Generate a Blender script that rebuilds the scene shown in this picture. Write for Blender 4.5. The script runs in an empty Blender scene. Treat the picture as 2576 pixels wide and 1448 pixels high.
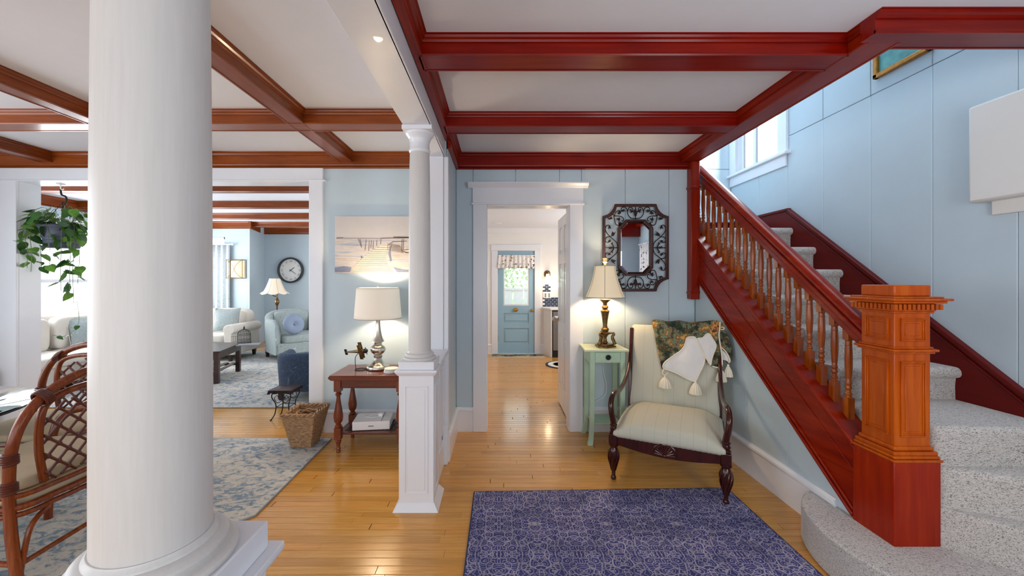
import bpy, bmesh, math, random
from mathutils import Vector, Matrix
random.seed(7)
PI = math.pi
scene = bpy.context.scene
C = scene.collection

# ------------------------------------------------------------------ camera, world, lights
H = 1.45                      # eye height of the tripod
F = 1000.0                    # focal length in pixels of a 2576 px wide frame
cd = bpy.data.cameras.new('camera'); cam = bpy.data.objects.new('camera', cd); C.objects.link(cam)
cam.location = (0, 0, H); cam.rotation_euler = (PI/2, 0, 0)
cd.sensor_width = 36; cd.lens = F/2576*36
cd.shift_x = 33/2576; cd.shift_y = -22/2576
cd.clip_start = 0.05; cd.clip_end = 200
scene.camera = cam
scene.view_settings.view_transform = 'Standard'
scene.view_settings.look = 'None'
scene.view_settings.gamma = 1
scene.view_settings.use_curve_mapping = False
scene.view_settings.exposure = 0.5
scene.cycles.max_bounces = 8
scene.cycles.diffuse_bounces = 5
scene.cycles.glossy_bounces = 4
scene.cycles.transmission_bounces = 8
scene.cycles.caustics_reflective = False
scene.cycles.caustics_refractive = False
scene.cycles.sample_clamp_indirect = 6

w = bpy.data.worlds.new('world'); scene.world = w; w.use_nodes = True
nt = w.node_tree; nt.nodes.clear()
wo = nt.nodes.new('ShaderNodeOutputWorld'); bg = nt.nodes.new('ShaderNodeBackground')
tc = nt.nodes.new('ShaderNodeTexCoord'); sx = nt.nodes.new('ShaderNodeSeparateXYZ'); cr = nt.nodes.new('ShaderNodeValToRGB')
nt.links.new(tc.outputs['Generated'], sx.inputs[0]); nt.links.new(sx.outputs['Z'], cr.inputs[0])
cr.color_ramp.elements[0].position = 0.0; cr.color_ramp.elements[0].color = (0.95, 0.97, 1, 1)
cr.color_ramp.elements[1].position = 0.7; cr.color_ramp.elements[1].color = (0.72, 0.85, 1, 1)
nt.links.new(cr.outputs[0], bg.inputs[0]); nt.links.new(bg.outputs[0], wo.inputs[0])
bg.inputs[1].default_value = 2.2

def area(name, loc, rot, sx_, sy_, power, col=(1, 1, 1), spread=PI):
    l = bpy.data.lights.new(name, 'AREA'); l.shape = 'RECTANGLE'; l.size = sx_; l.size_y = sy_
    l.energy = power; l.color = col; l.spread = spread
    o = bpy.data.objects.new(name, l); C.objects.link(o); o.location = loc; o.rotation_euler = rot
    return o
DAY = (0.90, 0.95, 1.0)
area('fill_behind_camera', (-1.9, -2.15, 1.45), (math.radians(94), 0, 0), 6.0, 1.7, 62, (0.96, 0.98, 1))  # added fill light behind the camera; the front wall has no windows
area('fill_entry', (1.66, -0.17, 1.6), (math.radians(90), 0, 0), 0.6, 1.3, 17, DAY)  # added to brighten the stair carpet; the entry wall has no door
area('fill_dining_left', (-5.0, 0.9, 1.5), (0, -PI/2, 0), 1.7, 3.8, 62, DAY)  # added soft fill from the left, in front of a closed dining wall
area('daylight_living_windows', (-6.3, 6.2, 1.45), (0, -PI/2, 0), 1.7, 3.6, 100, DAY)
area('daylight_stair_window', (2.60, 4.15, 3.1), (0, PI/2, 0), 0.8, 0.8, 14, DAY)
area('fill_stairwell_top', (2.3, 2.6, 4.9), (0, 0, 0), 0.8, 3.4, 28, DAY)  # added light under the closed stairwell ceiling
area('fill_kitchen_right', (2.12, 5.9, 1.6), (0, PI/2, 0), 1.1, 1.6, 26, (1, 0.98, 0.95))  # added kitchen fill against the blank right-hand wall, no window there
area('fill_living_right', (-1.1, 6.8, 1.5), (0, PI/2, 0), 1.4, 3.0, 46, (1, 0.98, 0.97))  # added fill for the living room, set on a solid inner wall
def bulb(name, loc, power, col=(1, 0.72, 0.42), r=0.04):
    l = bpy.data.lights.new(name, 'POINT'); l.energy = power; l.color = col; l.shadow_soft_size = r
    o = bpy.data.objects.new(name, l); C.objects.link(o); o.location = loc
# lamps' bulbs are set in their builders

# ------------------------------------------------------------------ helpers
def P(px, py, Y):
    return Vector(((px-1255)*Y/F, Y, H-(py-702)*Y/F))
def srgb(*c):
    out = []
    for v in c:
        v = v/255
        out.append(v/12.92 if v <= 0.04045 else ((v+0.055)/1.055)**2.4)
    return tuple(out)+(1,)

MATS = {}
class NT:
    def __init__(s, name):
        s.m = bpy.data.materials.new(name); s.m.use_nodes = True; s.t = s.m.node_tree
        s.b = s.t.nodes['Principled BSDF']; MATS[name] = s.m
    def n(s, typ, **kw):
        nd = s.t.nodes.new(typ)
        for k, v in kw.items():
            if k.startswith('i_'):
                nd.inputs[k[2:].replace('_', ' ')].default_value = v
            else: setattr(nd, k, v)
        return nd
    def l(s, a, b): s.t.links.new(a, b)
    def coord(s, kind='Object', scale=(1, 1, 1), rot=(0, 0, 0)):
        t = s.n('ShaderNodeTexCoord'); m = s.n('ShaderNodeMapping')
        m.inputs['Scale'].default_value = scale; m.inputs['Rotation'].default_value = rot
        s.l(t.outputs[kind], m.inputs[0]); return m.outputs[0]
    def world(s, scale=(1, 1, 1)):
        t = s.n('ShaderNodeNewGeometry'); m = s.n('ShaderNodeMapping'); m.inputs['Scale'].default_value = scale
        s.l(t.outputs['Position'], m.inputs[0]); return m.outputs[0]
    def noise(s, vec, scale, detail=4, rough=0.6, dist=0):
        nd = s.n('ShaderNodeTexNoise'); nd.inputs['Scale'].default_value = scale; nd.inputs['Detail'].default_value = detail
        nd.inputs['Roughness'].default_value = rough; nd.inputs['Distortion'].default_value = dist
        s.l(vec, nd.inputs['Vector']); return nd.outputs['Fac']
    def ramp(s, fac, stops, interp='LINEAR'):
        r = s.n('ShaderNodeValToRGB'); e = r.color_ramp; e.interpolation = interp
        while len(e.elements) < len(stops): e.elements.new(0.5)
        for k, (p, c) in enumerate(stops):
            e.elements[k].position = p; e.elements[k].color = c if len(c) == 4 else tuple(c)+(1,)
        s.l(fac, r.inputs[0]); return r.outputs[0]
    def math(s, op, a, b=None, c=None):
        m = s.n('ShaderNodeMath'); m.operation = op
        for i, v in enumerate((a, b, c)):
            if v is None: continue
            if isinstance(v, (int, float)): m.inputs[i].default_value = v
            else: s.l(v, m.inputs[i])
        return m.outputs[0]
    def mix(s, fac, a, b, mode='MIX'):
        m = s.n('ShaderNodeMix'); m.data_type = 'RGBA'; m.blend_type = mode
        for i, v in ((0, fac), (6, a), (7, b)):
            if isinstance(v, (int, float)): m.inputs[i].default_value = v
            elif isinstance(v, tuple): m.inputs[i].default_value = v
            else: s.l(v, m.inputs[i])
        return m.outputs[2]
    def bump(s, h, strength=0.2, dist=0.01):
        b = s.n('ShaderNodeBump'); b.inputs['Strength'].default_value = strength; b.inputs['Distance'].default_value = dist
        s.l(h, b.inputs['Height']); s.l(b.outputs[0], s.b.inputs['Normal'])
    def base(s, v):
        if isinstance(v, tuple): s.b.inputs['Base Color'].default_value = v
        else: s.l(v, s.b.inputs['Base Color'])
    def set(s, **kw):
        for k, v in kw.items(): s.b.inputs[k.replace('_', ' ')].default_value = v

def plain(name, col, rough=0.5, metal=0, var=0.06, scale=6, bump=0.0, bscale=80, coat=0, emit=None):
    m = NT(name); c = srgb(*col)
    v = m.world()
    f = m.noise(v, scale, 3)
    lo = tuple(x*(1-var) for x in c[:3])+(1,); hi = tuple(min(1, x*(1+var)) for x in c[:3])+(1,)
    m.base(m.ramp(f, [(0.3, lo), (0.7, hi)]))
    m.set(Roughness=rough, Metallic=metal)
    if coat: m.b.inputs['Coat Weight'].default_value = coat
    if bump: m.bump(m.noise(m.world(), bscale, 3), bump, 0.004)
    if emit:
        m.b.inputs['Emission Color'].default_value = srgb(*emit[0]); m.b.inputs['Emission Strength'].default_value = emit[1]
    return m.m

def wood(name, dark, mid, light, axis='x', rough=0.3, scale=1.0, coat=0.3):
    m = NT(name)
    sc = {'x': (1.2, 14, 14), 'y': (14, 1.2, 14), 'z': (14, 14, 1.2)}[axis]
    v = m.world(tuple(k*scale for k in sc))
    n1 = m.noise(v, 2.0, 6, 0.65, 0.6)
    v2 = m.world((0.8, 0.8, 0.8)); n2 = m.noise(v2, 2.5, 2)
    f = m.math('ADD', m.math('MULTIPLY', n1, 0.7), m.math('MULTIPLY', n2, 0.3))
    m.base(m.ramp(f, [(0.24, srgb(*dark)), (0.5, srgb(*mid)), (0.78, srgb(*light))]))
    m.set(Roughness=rough); m.b.inputs['Specular IOR Level'].default_value = 0.22; m.b.inputs['Coat Weight'].default_value = coat; m.b.inputs['Coat Roughness'].default_value = 0.15
    m.bump(n1, 0.08, 0.002)
    return m.m

def setup_mats():
    plain('white_trim', (226, 229, 236), 0.32, var=0.012, coat=0.15)
    # brushed gloss paint on the columns
    m = NT('column_paint'); v = m.world((60, 60, 3)); n = m.noise(v, 3, 5)
    m.base(m.ramp(n, [(0.3, srgb(202, 200, 199)), (0.7, srgb(208, 206, 205))])); m.set(Roughness=0.4); m.bump(n, 0.05, 0.001)
    plain('ceiling_paint', (222, 225, 233), 0.85, var=0.012, bump=0.05, bscale=40)
    plain('wall_blue', (190, 207, 217), 0.6, var=0.015, bump=0.03, bscale=60)
    plain('wall_blue_gloss', (188, 206, 215), 0.4, var=0.02)
    plain('wall_kitchen', (232, 230, 228), 0.6, var=0.01)
    wood('wood_red', (86, 3, 0), (122, 11, 0), (146, 28, 2), 'x', 0.32, coat=.12)
    wood('wood_red_y', (94, 8, 0), (132, 24, 1), (160, 48, 4), 'y', 0.32, coat=.12)
    wood('wood_red_z', (96, 10, 0), (132, 26, 1), (158, 48, 4), 'z', 0.3, coat=.12)
    wood('wood_newel', (138, 46, 0), (176, 74, 2), (198, 98, 8), 'z', 0.34, coat=.12)
    wood('wood_newel_base', (116, 14, 0), (150, 32, 0), (172, 56, 2), 'z', 0.32, coat=.12)
    wood('wood_baluster', (96, 34, 3), (146, 64, 8), (194, 108, 30), 'z', 0.2, coat=.4)
    wood('wood_skirt', (74, 1, 0), (94, 5, 1), (108, 11, 2), 'y', 0.38, coat=.08)
    wood('wood_brown', (100, 42, 12), (134, 64, 20), (158, 84, 32), 'x', 0.3)
    wood('wood_brown_y', (96, 40, 14), (126, 58, 20), (150, 78, 30), 'y', 0.3)
    wood('wood_table', (70, 28, 16), (100, 44, 24), (128, 62, 34), 'x', 0.22)
    wood('wood_table_z', (78, 34, 18), (112, 52, 28), (148, 78, 42), 'z', 0.22)
    wood('wood_chair', (34, 10, 8), (58, 20, 14), (84, 34, 22), 'z', 0.2, coat=0.5)
    wood('wood_dark', (40, 28, 26), (58, 40, 36), (76, 54, 46), 'x', 0.35)
    wood('rattan', (66, 28, 10), (118, 54, 22), (160, 88, 42), 'z', 0.22, 1.5)
    plain('rattan_wrap', (88, 40, 30), 0.45, var=0.2, scale=40)
    # floor strips
    m = NT('floor_oak'); oi = m.n('ShaderNodeObjectInfo'); ge = m.n('ShaderNodeNewGeometry')
    r = m.math('FRACT', m.math('ADD', oi.outputs['Random'], ge.outputs['Random Per Island']))
    v = m.world((1.4, 26, 26)); n = m.noise(v, 2.2, 6, 0.7, 0.4)
    grain = m.ramp(n, [(0.25, srgb(192, 132, 54)), (0.5, srgb(209, 152, 70)), (0.75, srgb(222, 172, 90))])
    tint = m.ramp(r, [(0, (0.80, 0.74, 0.66, 1)), (0.35, (0.95, 0.93, 0.88, 1)), (0.7, (1, 0.98, 0.96, 1)), (1, (1.0, 0.9, 0.78, 1))])
    m.base(m.mix(1.0, grain, tint, 'MULTIPLY')); m.set(Roughness=0.22); m.b.inputs['Coat Weight'].default_value = 0.4
    m.b.inputs['Coat Roughness'].default_value = 0.12; m.bump(n, 0.06, 0.001)
    plain('floor_gap', (96, 58, 24), 0.8)
    # stair carpet: grey-beige loops with dark flecks
    m = NT('carpet'); v = m.world()
    vo = m.n('ShaderNodeTexVoronoi'); vo.inputs['Scale'].default_value = 430; vo.inputs['Randomness'].default_value = 1
    wv = m.world((0.42, 0.9, 1.0)); nz = m.n('ShaderNodeTexNoise'); nz.inputs['Scale'].default_value = 60; m.l(wv, nz.inputs['Vector'])
    vm = m.n('ShaderNodeVectorMath'); vm.operation = 'MULTIPLY_ADD'; m.l(nz.outputs['Color'], vm.inputs[0]); vm.inputs[1].default_value = (0.012, 0.012, 0.012); m.l(wv, vm.inputs[2])
    m.l(vm.outputs[0], vo.inputs['Vector'])
    sp = m.n('ShaderNodeSeparateColor'); m.l(vo.outputs['Color'], sp.inputs[0])
    col = m.ramp(sp.outputs[0], [(0.0, srgb(112, 106, 104)), (0.13, srgb(134, 126, 122)), (0.16, srgb(176, 169, 164)), (0.6, srgb(196, 190, 185)), (1.0, srgb(210, 205, 200))])
    m.base(col); m.set(Roughness=0.95); m.b.inputs['Sheen Weight'].default_value = 0.3
    m.bump(m.math('MULTIPLY', vo.outputs['Distance'], -1.0), 0.5, 0.004)
    # blue hall rug : mirrored tiles of cream line work on indigo
    m = NT('rug_indigo'); g = m.n('ShaderNodeNewGeometry'); s = m.n('ShaderNodeSeparateXYZ'); m.l(g.outputs['Position'], s.inputs[0])
    px_ = m.math('PINGPONG', s.outputs['X'], 0.21); py_ = m.math('PINGPONG', s.outputs['Y'], 0.26)
    cb = m.n('ShaderNodeCombineXYZ'); m.l(px_, cb.inputs[0]); m.l(py_, cb.inputs[1])
    def lines(scale, width, dist=0.0, seed=0.0):
        mp = m.n('ShaderNodeMapping'); mp.inputs['Location'].default_value = (seed, seed*1.7, 0); m.l(cb.outputs[0], mp.inputs[0])
        vo = m.n('ShaderNodeTexNoise'); vo.inputs['Scale'].default_value = scale; vo.inputs['Detail'].default_value = 0.6; vo.inputs['Distortion'].default_value = dist
        m.l(mp.outputs[0], vo.inputs['Vector'])
        f = m.math('FRACT', m.math('MULTIPLY', vo.outputs['Fac'], 9.0))
        return m.math('LESS_THAN', m.math('ABSOLUTE', m.math('SUBTRACT', f, 0.5)), width)
    vor = m.n('ShaderNodeTexVoronoi'); vor.feature = 'DISTANCE_TO_EDGE'; vor.inputs['Scale'].default_value = 26; m.l(cb.outputs[0], vor.inputs['Vector'])
    ve = m.math('LESS_THAN', vor.outputs['Distance'], 0.045)
    def rings(scale, k, width):
        nz = m.n('ShaderNodeTexNoise'); nz.inputs['Scale'].default_value = 16; m.l(cb.outputs[0], nz.inputs['Vector'])
        va = m.n('ShaderNodeVectorMath'); va.operation = 'MULTIPLY_ADD'; m.l(nz.outputs['Color'], va.inputs[0]); va.inputs[1].default_value = (.035, .035, 0); m.l(cb.outputs[0], va.inputs[2])
        v1 = m.n('ShaderNodeTexVoronoi'); v1.voronoi_dimensions = '2D'; v1.inputs['Scale'].default_value = scale; v1.inputs['Randomness'].default_value = .85; m.l(va.outputs[0], v1.inputs['Vector'])
        f = m.math('FRACT', m.math('MULTIPLY', v1.outputs['Distance'], k))
        return m.math('LESS_THAN', m.math('ABSOLUTE', m.math('SUBTRACT', f, 0.5)), width)
    L = m.math('MAXIMUM', rings(17, 4.6, 0.09), m.math('MULTIPLY', ve, 0.7))
    wear = m.noise(m.world(), 5, 3)
    wear2 = m.noise(m.world((3, 160, 1)), 1.0, 3)
    fade = m.math('MULTIPLY', m.math('MULTIPLY', L, m.ramp(wear, [(0.3, (0.45, 0.45, 0.45, 1)), (0.6, (0.95, 0.95, 0.95, 1))])), 0.8)
    basec = m.ramp(m.math('ADD', m.math('MULTIPLY', wear, 0.6), m.math('MULTIPLY', wear2, 0.4)), [(0.3, srgb(28, 34, 84)), (0.5, srgb(48, 52, 112)), (0.68, srgb(76, 76, 134))])
    m.base(m.mix(fade, basec, srgb(200, 194, 198))); m.set(Roughness=0.9); m.bump(m.noise(m.world((400, 400, 1)), 1, 2), 0.3, 0.002)
    # distressed blue cream rug
    m = NT('rug_cream'); v = m.world((1.0, 1.6, 1))
    n = m.noise(v, 11, 8, 0.74, 1.2); n2 = m.noise(m.world(), 2.2, 2); n3 = m.noise(v, 30, 4, 0.7)
    f = m.math('ADD', m.math('ADD', m.math('MULTIPLY', n, 0.72), m.math('MULTIPLY', n2, 0.14)), m.math('MULTIPLY', n3, 0.14))
    m.base(m.ramp(f, [(0.38, srgb(98, 116, 134)), (0.46, srgb(130, 146, 158)), (0.49, srgb(182, 180, 174)), (0.58, srgb(202, 196, 184)), (0.64, srgb(196, 182, 164)), (0.68, srgb(140, 152, 164))]))
    m.set(Roughness=0.95)
    plain('rug_edge', (56, 66, 100), 0.9); plain('rug_edge_grey', (140, 146, 150), 0.9)
    # upholstery with fine stripes
    m = NT('stripe_fabric'); tcn = m.n('ShaderNodeTexCoord'); s = m.n('ShaderNodeSeparateXYZ'); m.l(tcn.outputs['Object'], s.inputs[0])
    st = m.math('LESS_THAN', m.math('FRACT', m.math('MULTIPLY', m.math('ADD', s.outputs['X'], 5.0), 12.5)), 0.035)
    n = m.noise(m.coord('Object', (900, 900, 900)), 1.0, 2)
    basec = m.ramp(n, [(0.3, srgb(180, 180, 164)), (0.7, srgb(199, 197, 181))])
    m.base(m.mix(m.math('MULTIPLY', st, 0.3), basec, srgb(118, 104, 92))); m.set(Roughness=0.9); m.bump(n, 0.3, 0.001)
    def paisley(name, c1, c2, c3):
        m = NT(name); v = m.coord('Object')
        n = m.n('ShaderNodeTexNoise'); n.inputs['Scale'].default_value = 7; n.inputs['Distortion'].default_value = 1.6; n.inputs['Detail'].default_value = 1; m.l(v, n.inputs['Vector'])
        f = m.math('FRACT', m.math('MULTIPLY', n.outputs['Fac'], 8))
        m.base(m.ramp(f, [(0.0, srgb(*c1)), (0.45, srgb(*c1)), (0.52, srgb(*c2)), (0.62, srgb(*c3)), (0.7, srgb(*c1))])); m.set(Roughness=0.9)
    paisley('paisley_light', (150, 162, 162), (204, 208, 200), (92, 112, 120))
    paisley('paisley_navy', (42, 60, 84), (84, 104, 126), (30, 44, 66))
    paisley('curtain_trellis', (204, 212, 214), (150, 164, 176), (204, 212, 214))
    plain('cream_fabric', (214, 208, 198), 0.9, bump=0.1); plain('cushion_blue', (128, 142, 164), 0.9)
    plain('seat_cream', (206, 190, 158), 0.9, bump=0.15)
    m = NT('tapestry'); v = m.coord('Object')
    n = m.n('ShaderNodeTexNoise'); n.inputs['Scale'].default_value = 8; n.inputs['Detail'].default_value = 6; n.inputs['Roughness'].default_value = .76; n.inputs['Distortion'].default_value = 0.15; m.l(v, n.inputs['Vector'])
    m.base(m.ramp(n.outputs['Fac'], [(0.33, srgb(26, 30, 28)), (0.40, srgb(40, 62, 44)), (0.45, srgb(92, 60, 30)), (0.49, srgb(96, 128, 108)), (0.53, srgb(120, 74, 30)), (0.57, srgb(196, 156, 84)), (0.61, srgb(140, 44, 30)), (0.65, srgb(48, 60, 44)), (0.70, srgb(222, 204, 160))], 'CONSTANT'))
    m.set(Roughness=0.95)
    plain('fleece', (222, 220, 216), 0.95, bump=0.4, bscale=120); plain('cord_cream', (228, 220, 200), 0.9)
    plain('brass_dark', (120, 96, 58), 0.38, 0.85, var=0.4, scale=60)
    plain('nickel', (190, 184, 174), 0.25, 1.0, var=0.05, scale=20)
    plain('iron', (40, 26, 26), 0.45, 0.6, var=0.2, scale=30)
    plain('iron_black', (28, 26, 28), 0.5, 0.5)
    plain('mirror_frame', (62, 26, 22), 0.32, 0.2, var=0.25, scale=20)
    m = NT('mirror_glass'); m.base(srgb(235, 238, 240)); m.set(Metallic=1.0, Roughness=0.01)
    plain('sage', (176, 204, 178), 0.45, var=0.04, scale=12)
    plain('sage_top', (212, 222, 190), 0.4, var=0.03)
    plain('knob_black', (34, 34, 38), 0.3, 0.5)
    def shade(name, col, e, es):
        m = NT(name); m.base(srgb(*col)); m.set(Roughness=0.9)
        n = m.noise(m.world((300, 300, 60)), 1, 2); m.bump(n, 0.15, 0.001)
        m.b.inputs['Emission Color'].default_value = srgb(*e); m.b.inputs['Emission Strength'].default_value = es
    shade('shade_warm', (220, 208, 184), (255, 226, 180), 0.22)
    shade('shade_white', (222, 214, 202), (255, 238, 216), 0.16)
    shade('shade_off', (222, 210, 190), (255, 236, 206), 0.14)
    shade('sconce_shade', (240, 216, 184), (255, 214, 160), 0.5)
    shade('bulb_glass', (255, 240, 220), (255, 236, 200), 2.2)
    plain('shade_rib', (176, 168, 152), 0.8)
    plain('finial', (236, 222, 176), 0.4)
    # basket
    m = NT('wicker'); v = m.world((18, 18, 60)); n = m.noise(v, 2, 4); m.base(m.ramp(n, [(0.3, srgb(120, 88, 60)), (0.55, srgb(170, 134, 98)), (0.75, srgb(198, 166, 130))])); m.set(Roughness=0.8)
    plain('leaf_green', (96, 146, 52), 0.4, var=0.35, scale=14); plain('leaf_dark', (54, 100, 42), 0.4, var=0.3, scale=14)
    plain('stem_green', (96, 120, 72), 0.6); plain('pot_grey', (72, 80, 96), 0.55)
    plain('blue_door', (146, 182, 202), 0.4, var=0.02); plain('door_brass', (186, 146, 70), 0.25, 0.9)
    plain('white_door', (226, 228, 230), 0.3, var=0.01, coat=0.3)
    plain('tile_navy', (28, 48, 78), 0.2, var=0.2, scale=20); plain('tile_grout', (226, 228, 232), 0.6)
    plain('steel', (150, 150, 154), 0.3, 0.9); plain('black_plastic', (26, 20, 22), 0.5)
    plain('paper_white', (236, 236, 238), 0.4, var=0.01); plain('grey_print', (130, 134, 140), 0.6)
    plain('clock_face', (232, 232, 228), 0.4, var=0.03); plain('clock_rim', (44, 50, 56), 0.35)
    plain('canvas_sky', (206, 200, 198), 0.9, var=0.04, scale=5)
    m = NT('canvas_water'); v = m.world((2, 1, 22)); n = m.noise(v, 2, 5)
    m.base(m.ramp(n, [(0.3, srgb(160, 166, 184)), (0.5, srgb(206, 200, 196)), (0.7, srgb(190, 170, 156))])); m.set(Roughness=0.9)
    plain('paint_plank', (226, 214, 196), 0.9, var=0.06, scale=20); plain('paint_brown', (120, 100, 94), 0.9, var=0.2, scale=30)
    plain('paint_slate', (130, 136, 158), 0.9, var=0.1, scale=20); plain('paint_gold', (212, 184, 126), 0.9)
    plain('gilt', (176, 118, 44), 0.35, 0.5, var=0.3, scale=50)
    plain('picture_teal', (96, 160, 158), 0.5, var=0.4, scale=9); plain('picture_dark', (30, 60, 70), 0.6, var=0.3)
    plain('shade_box', (226, 225, 222), 0.5, var=0.01)
    m = NT('glass'); m.base((0.95, 0.98, 1, 1)); m.set(Roughness=0.0, IOR=1.1); m.b.inputs['Transmission Weight'].default_value = 1
    m = NT('glass_table'); m.base((0.86, 0.95, 0.94, 1)); m.set(Roughness=0.0, IOR=1.22); m.b.inputs['Transmission Weight'].default_value = 1
    m = NT('floral'); v = m.coord('Object'); vo = m.n('ShaderNodeTexNoise'); vo.inputs['Scale'].default_value = 16; vo.inputs['Detail'].default_value = 3; m.l(v, vo.inputs['Vector'])
    m.base(m.ramp(vo.outputs['Fac'], [(0.30, srgb(60, 76, 112)), (0.355, srgb(60, 76, 112)), (0.37, srgb(234, 230, 228)), (0.62, srgb(234, 230, 228)), (0.635, srgb(150, 160, 120)), (0.68, srgb(170, 120, 110))])); m.set(Roughness=0.9)
    m = NT('door_mat_print'); n = m.noise(m.coord('Object'), 7, 2); m.base(m.ramp(n, [(0.38, srgb(30, 44, 72)), (0.45, srgb(120, 116, 88)), (0.55, srgb(150, 144, 110)), (0.62, srgb(168, 110, 76)), (0.70, srgb(220, 210, 180))], 'CONSTANT')); m.set(Roughness=.95)
    plain('mat_cream', (222, 218, 204), 0.95); plain('navy_cloth', (34, 44, 74), 0.9)
    m = NT('tree_foliage'); n = m.noise(m.world(), 5, 6); m.base(m.ramp(n, [(0.3, srgb(120, 150, 90)), (0.6, srgb(200, 220, 170)), (0.8, srgb(240, 245, 225))])); m.set(Roughness=.9)
    plain('bark', (110, 92, 72), 0.9); plain('fence_white', (236, 236, 234), 0.6); plain('lawn', (130, 156, 90), 0.95)
    for k, c in enumerate([(168, 60, 50), (60, 70, 110), (220, 218, 210), (90, 110, 150), (40, 40, 60)]): plain('book_%d' % k, c, 0.6)
setup_mats()
M = MATS

MATX = {}
def root_matrix(o):
    return MATX.get(o.name, Matrix.Identity(4))
def thing(name, label, cat, loc=(0, 0, 0), rz=0.0, group=None, kind=None):
    o = bpy.data.objects.new(name, None); C.objects.link(o); o.empty_display_size = 0.1
    o.location = loc; o.rotation_euler = (0, 0, rz)
    o['label'] = label; o['category'] = cat
    if group: o['group'] = group
    if kind: o['kind'] = kind
    MATX[o.name] = Matrix.Translation(loc) @ Matrix.Rotation(rz, 4, 'Z')
    return o
def tag(o, label=None, cat=None, group=None, kind=None):
    if label: o['label'] = label
    if cat: o['category'] = cat
    if group: o['group'] = group
    if kind: o['kind'] = kind
    return o
def copy_tree(o, parent=None):
    c = o.copy(); C.objects.link(c)
    if parent is not None: c.parent = parent
    for ch in list(o.children): copy_tree(ch, c)
    return c

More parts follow.
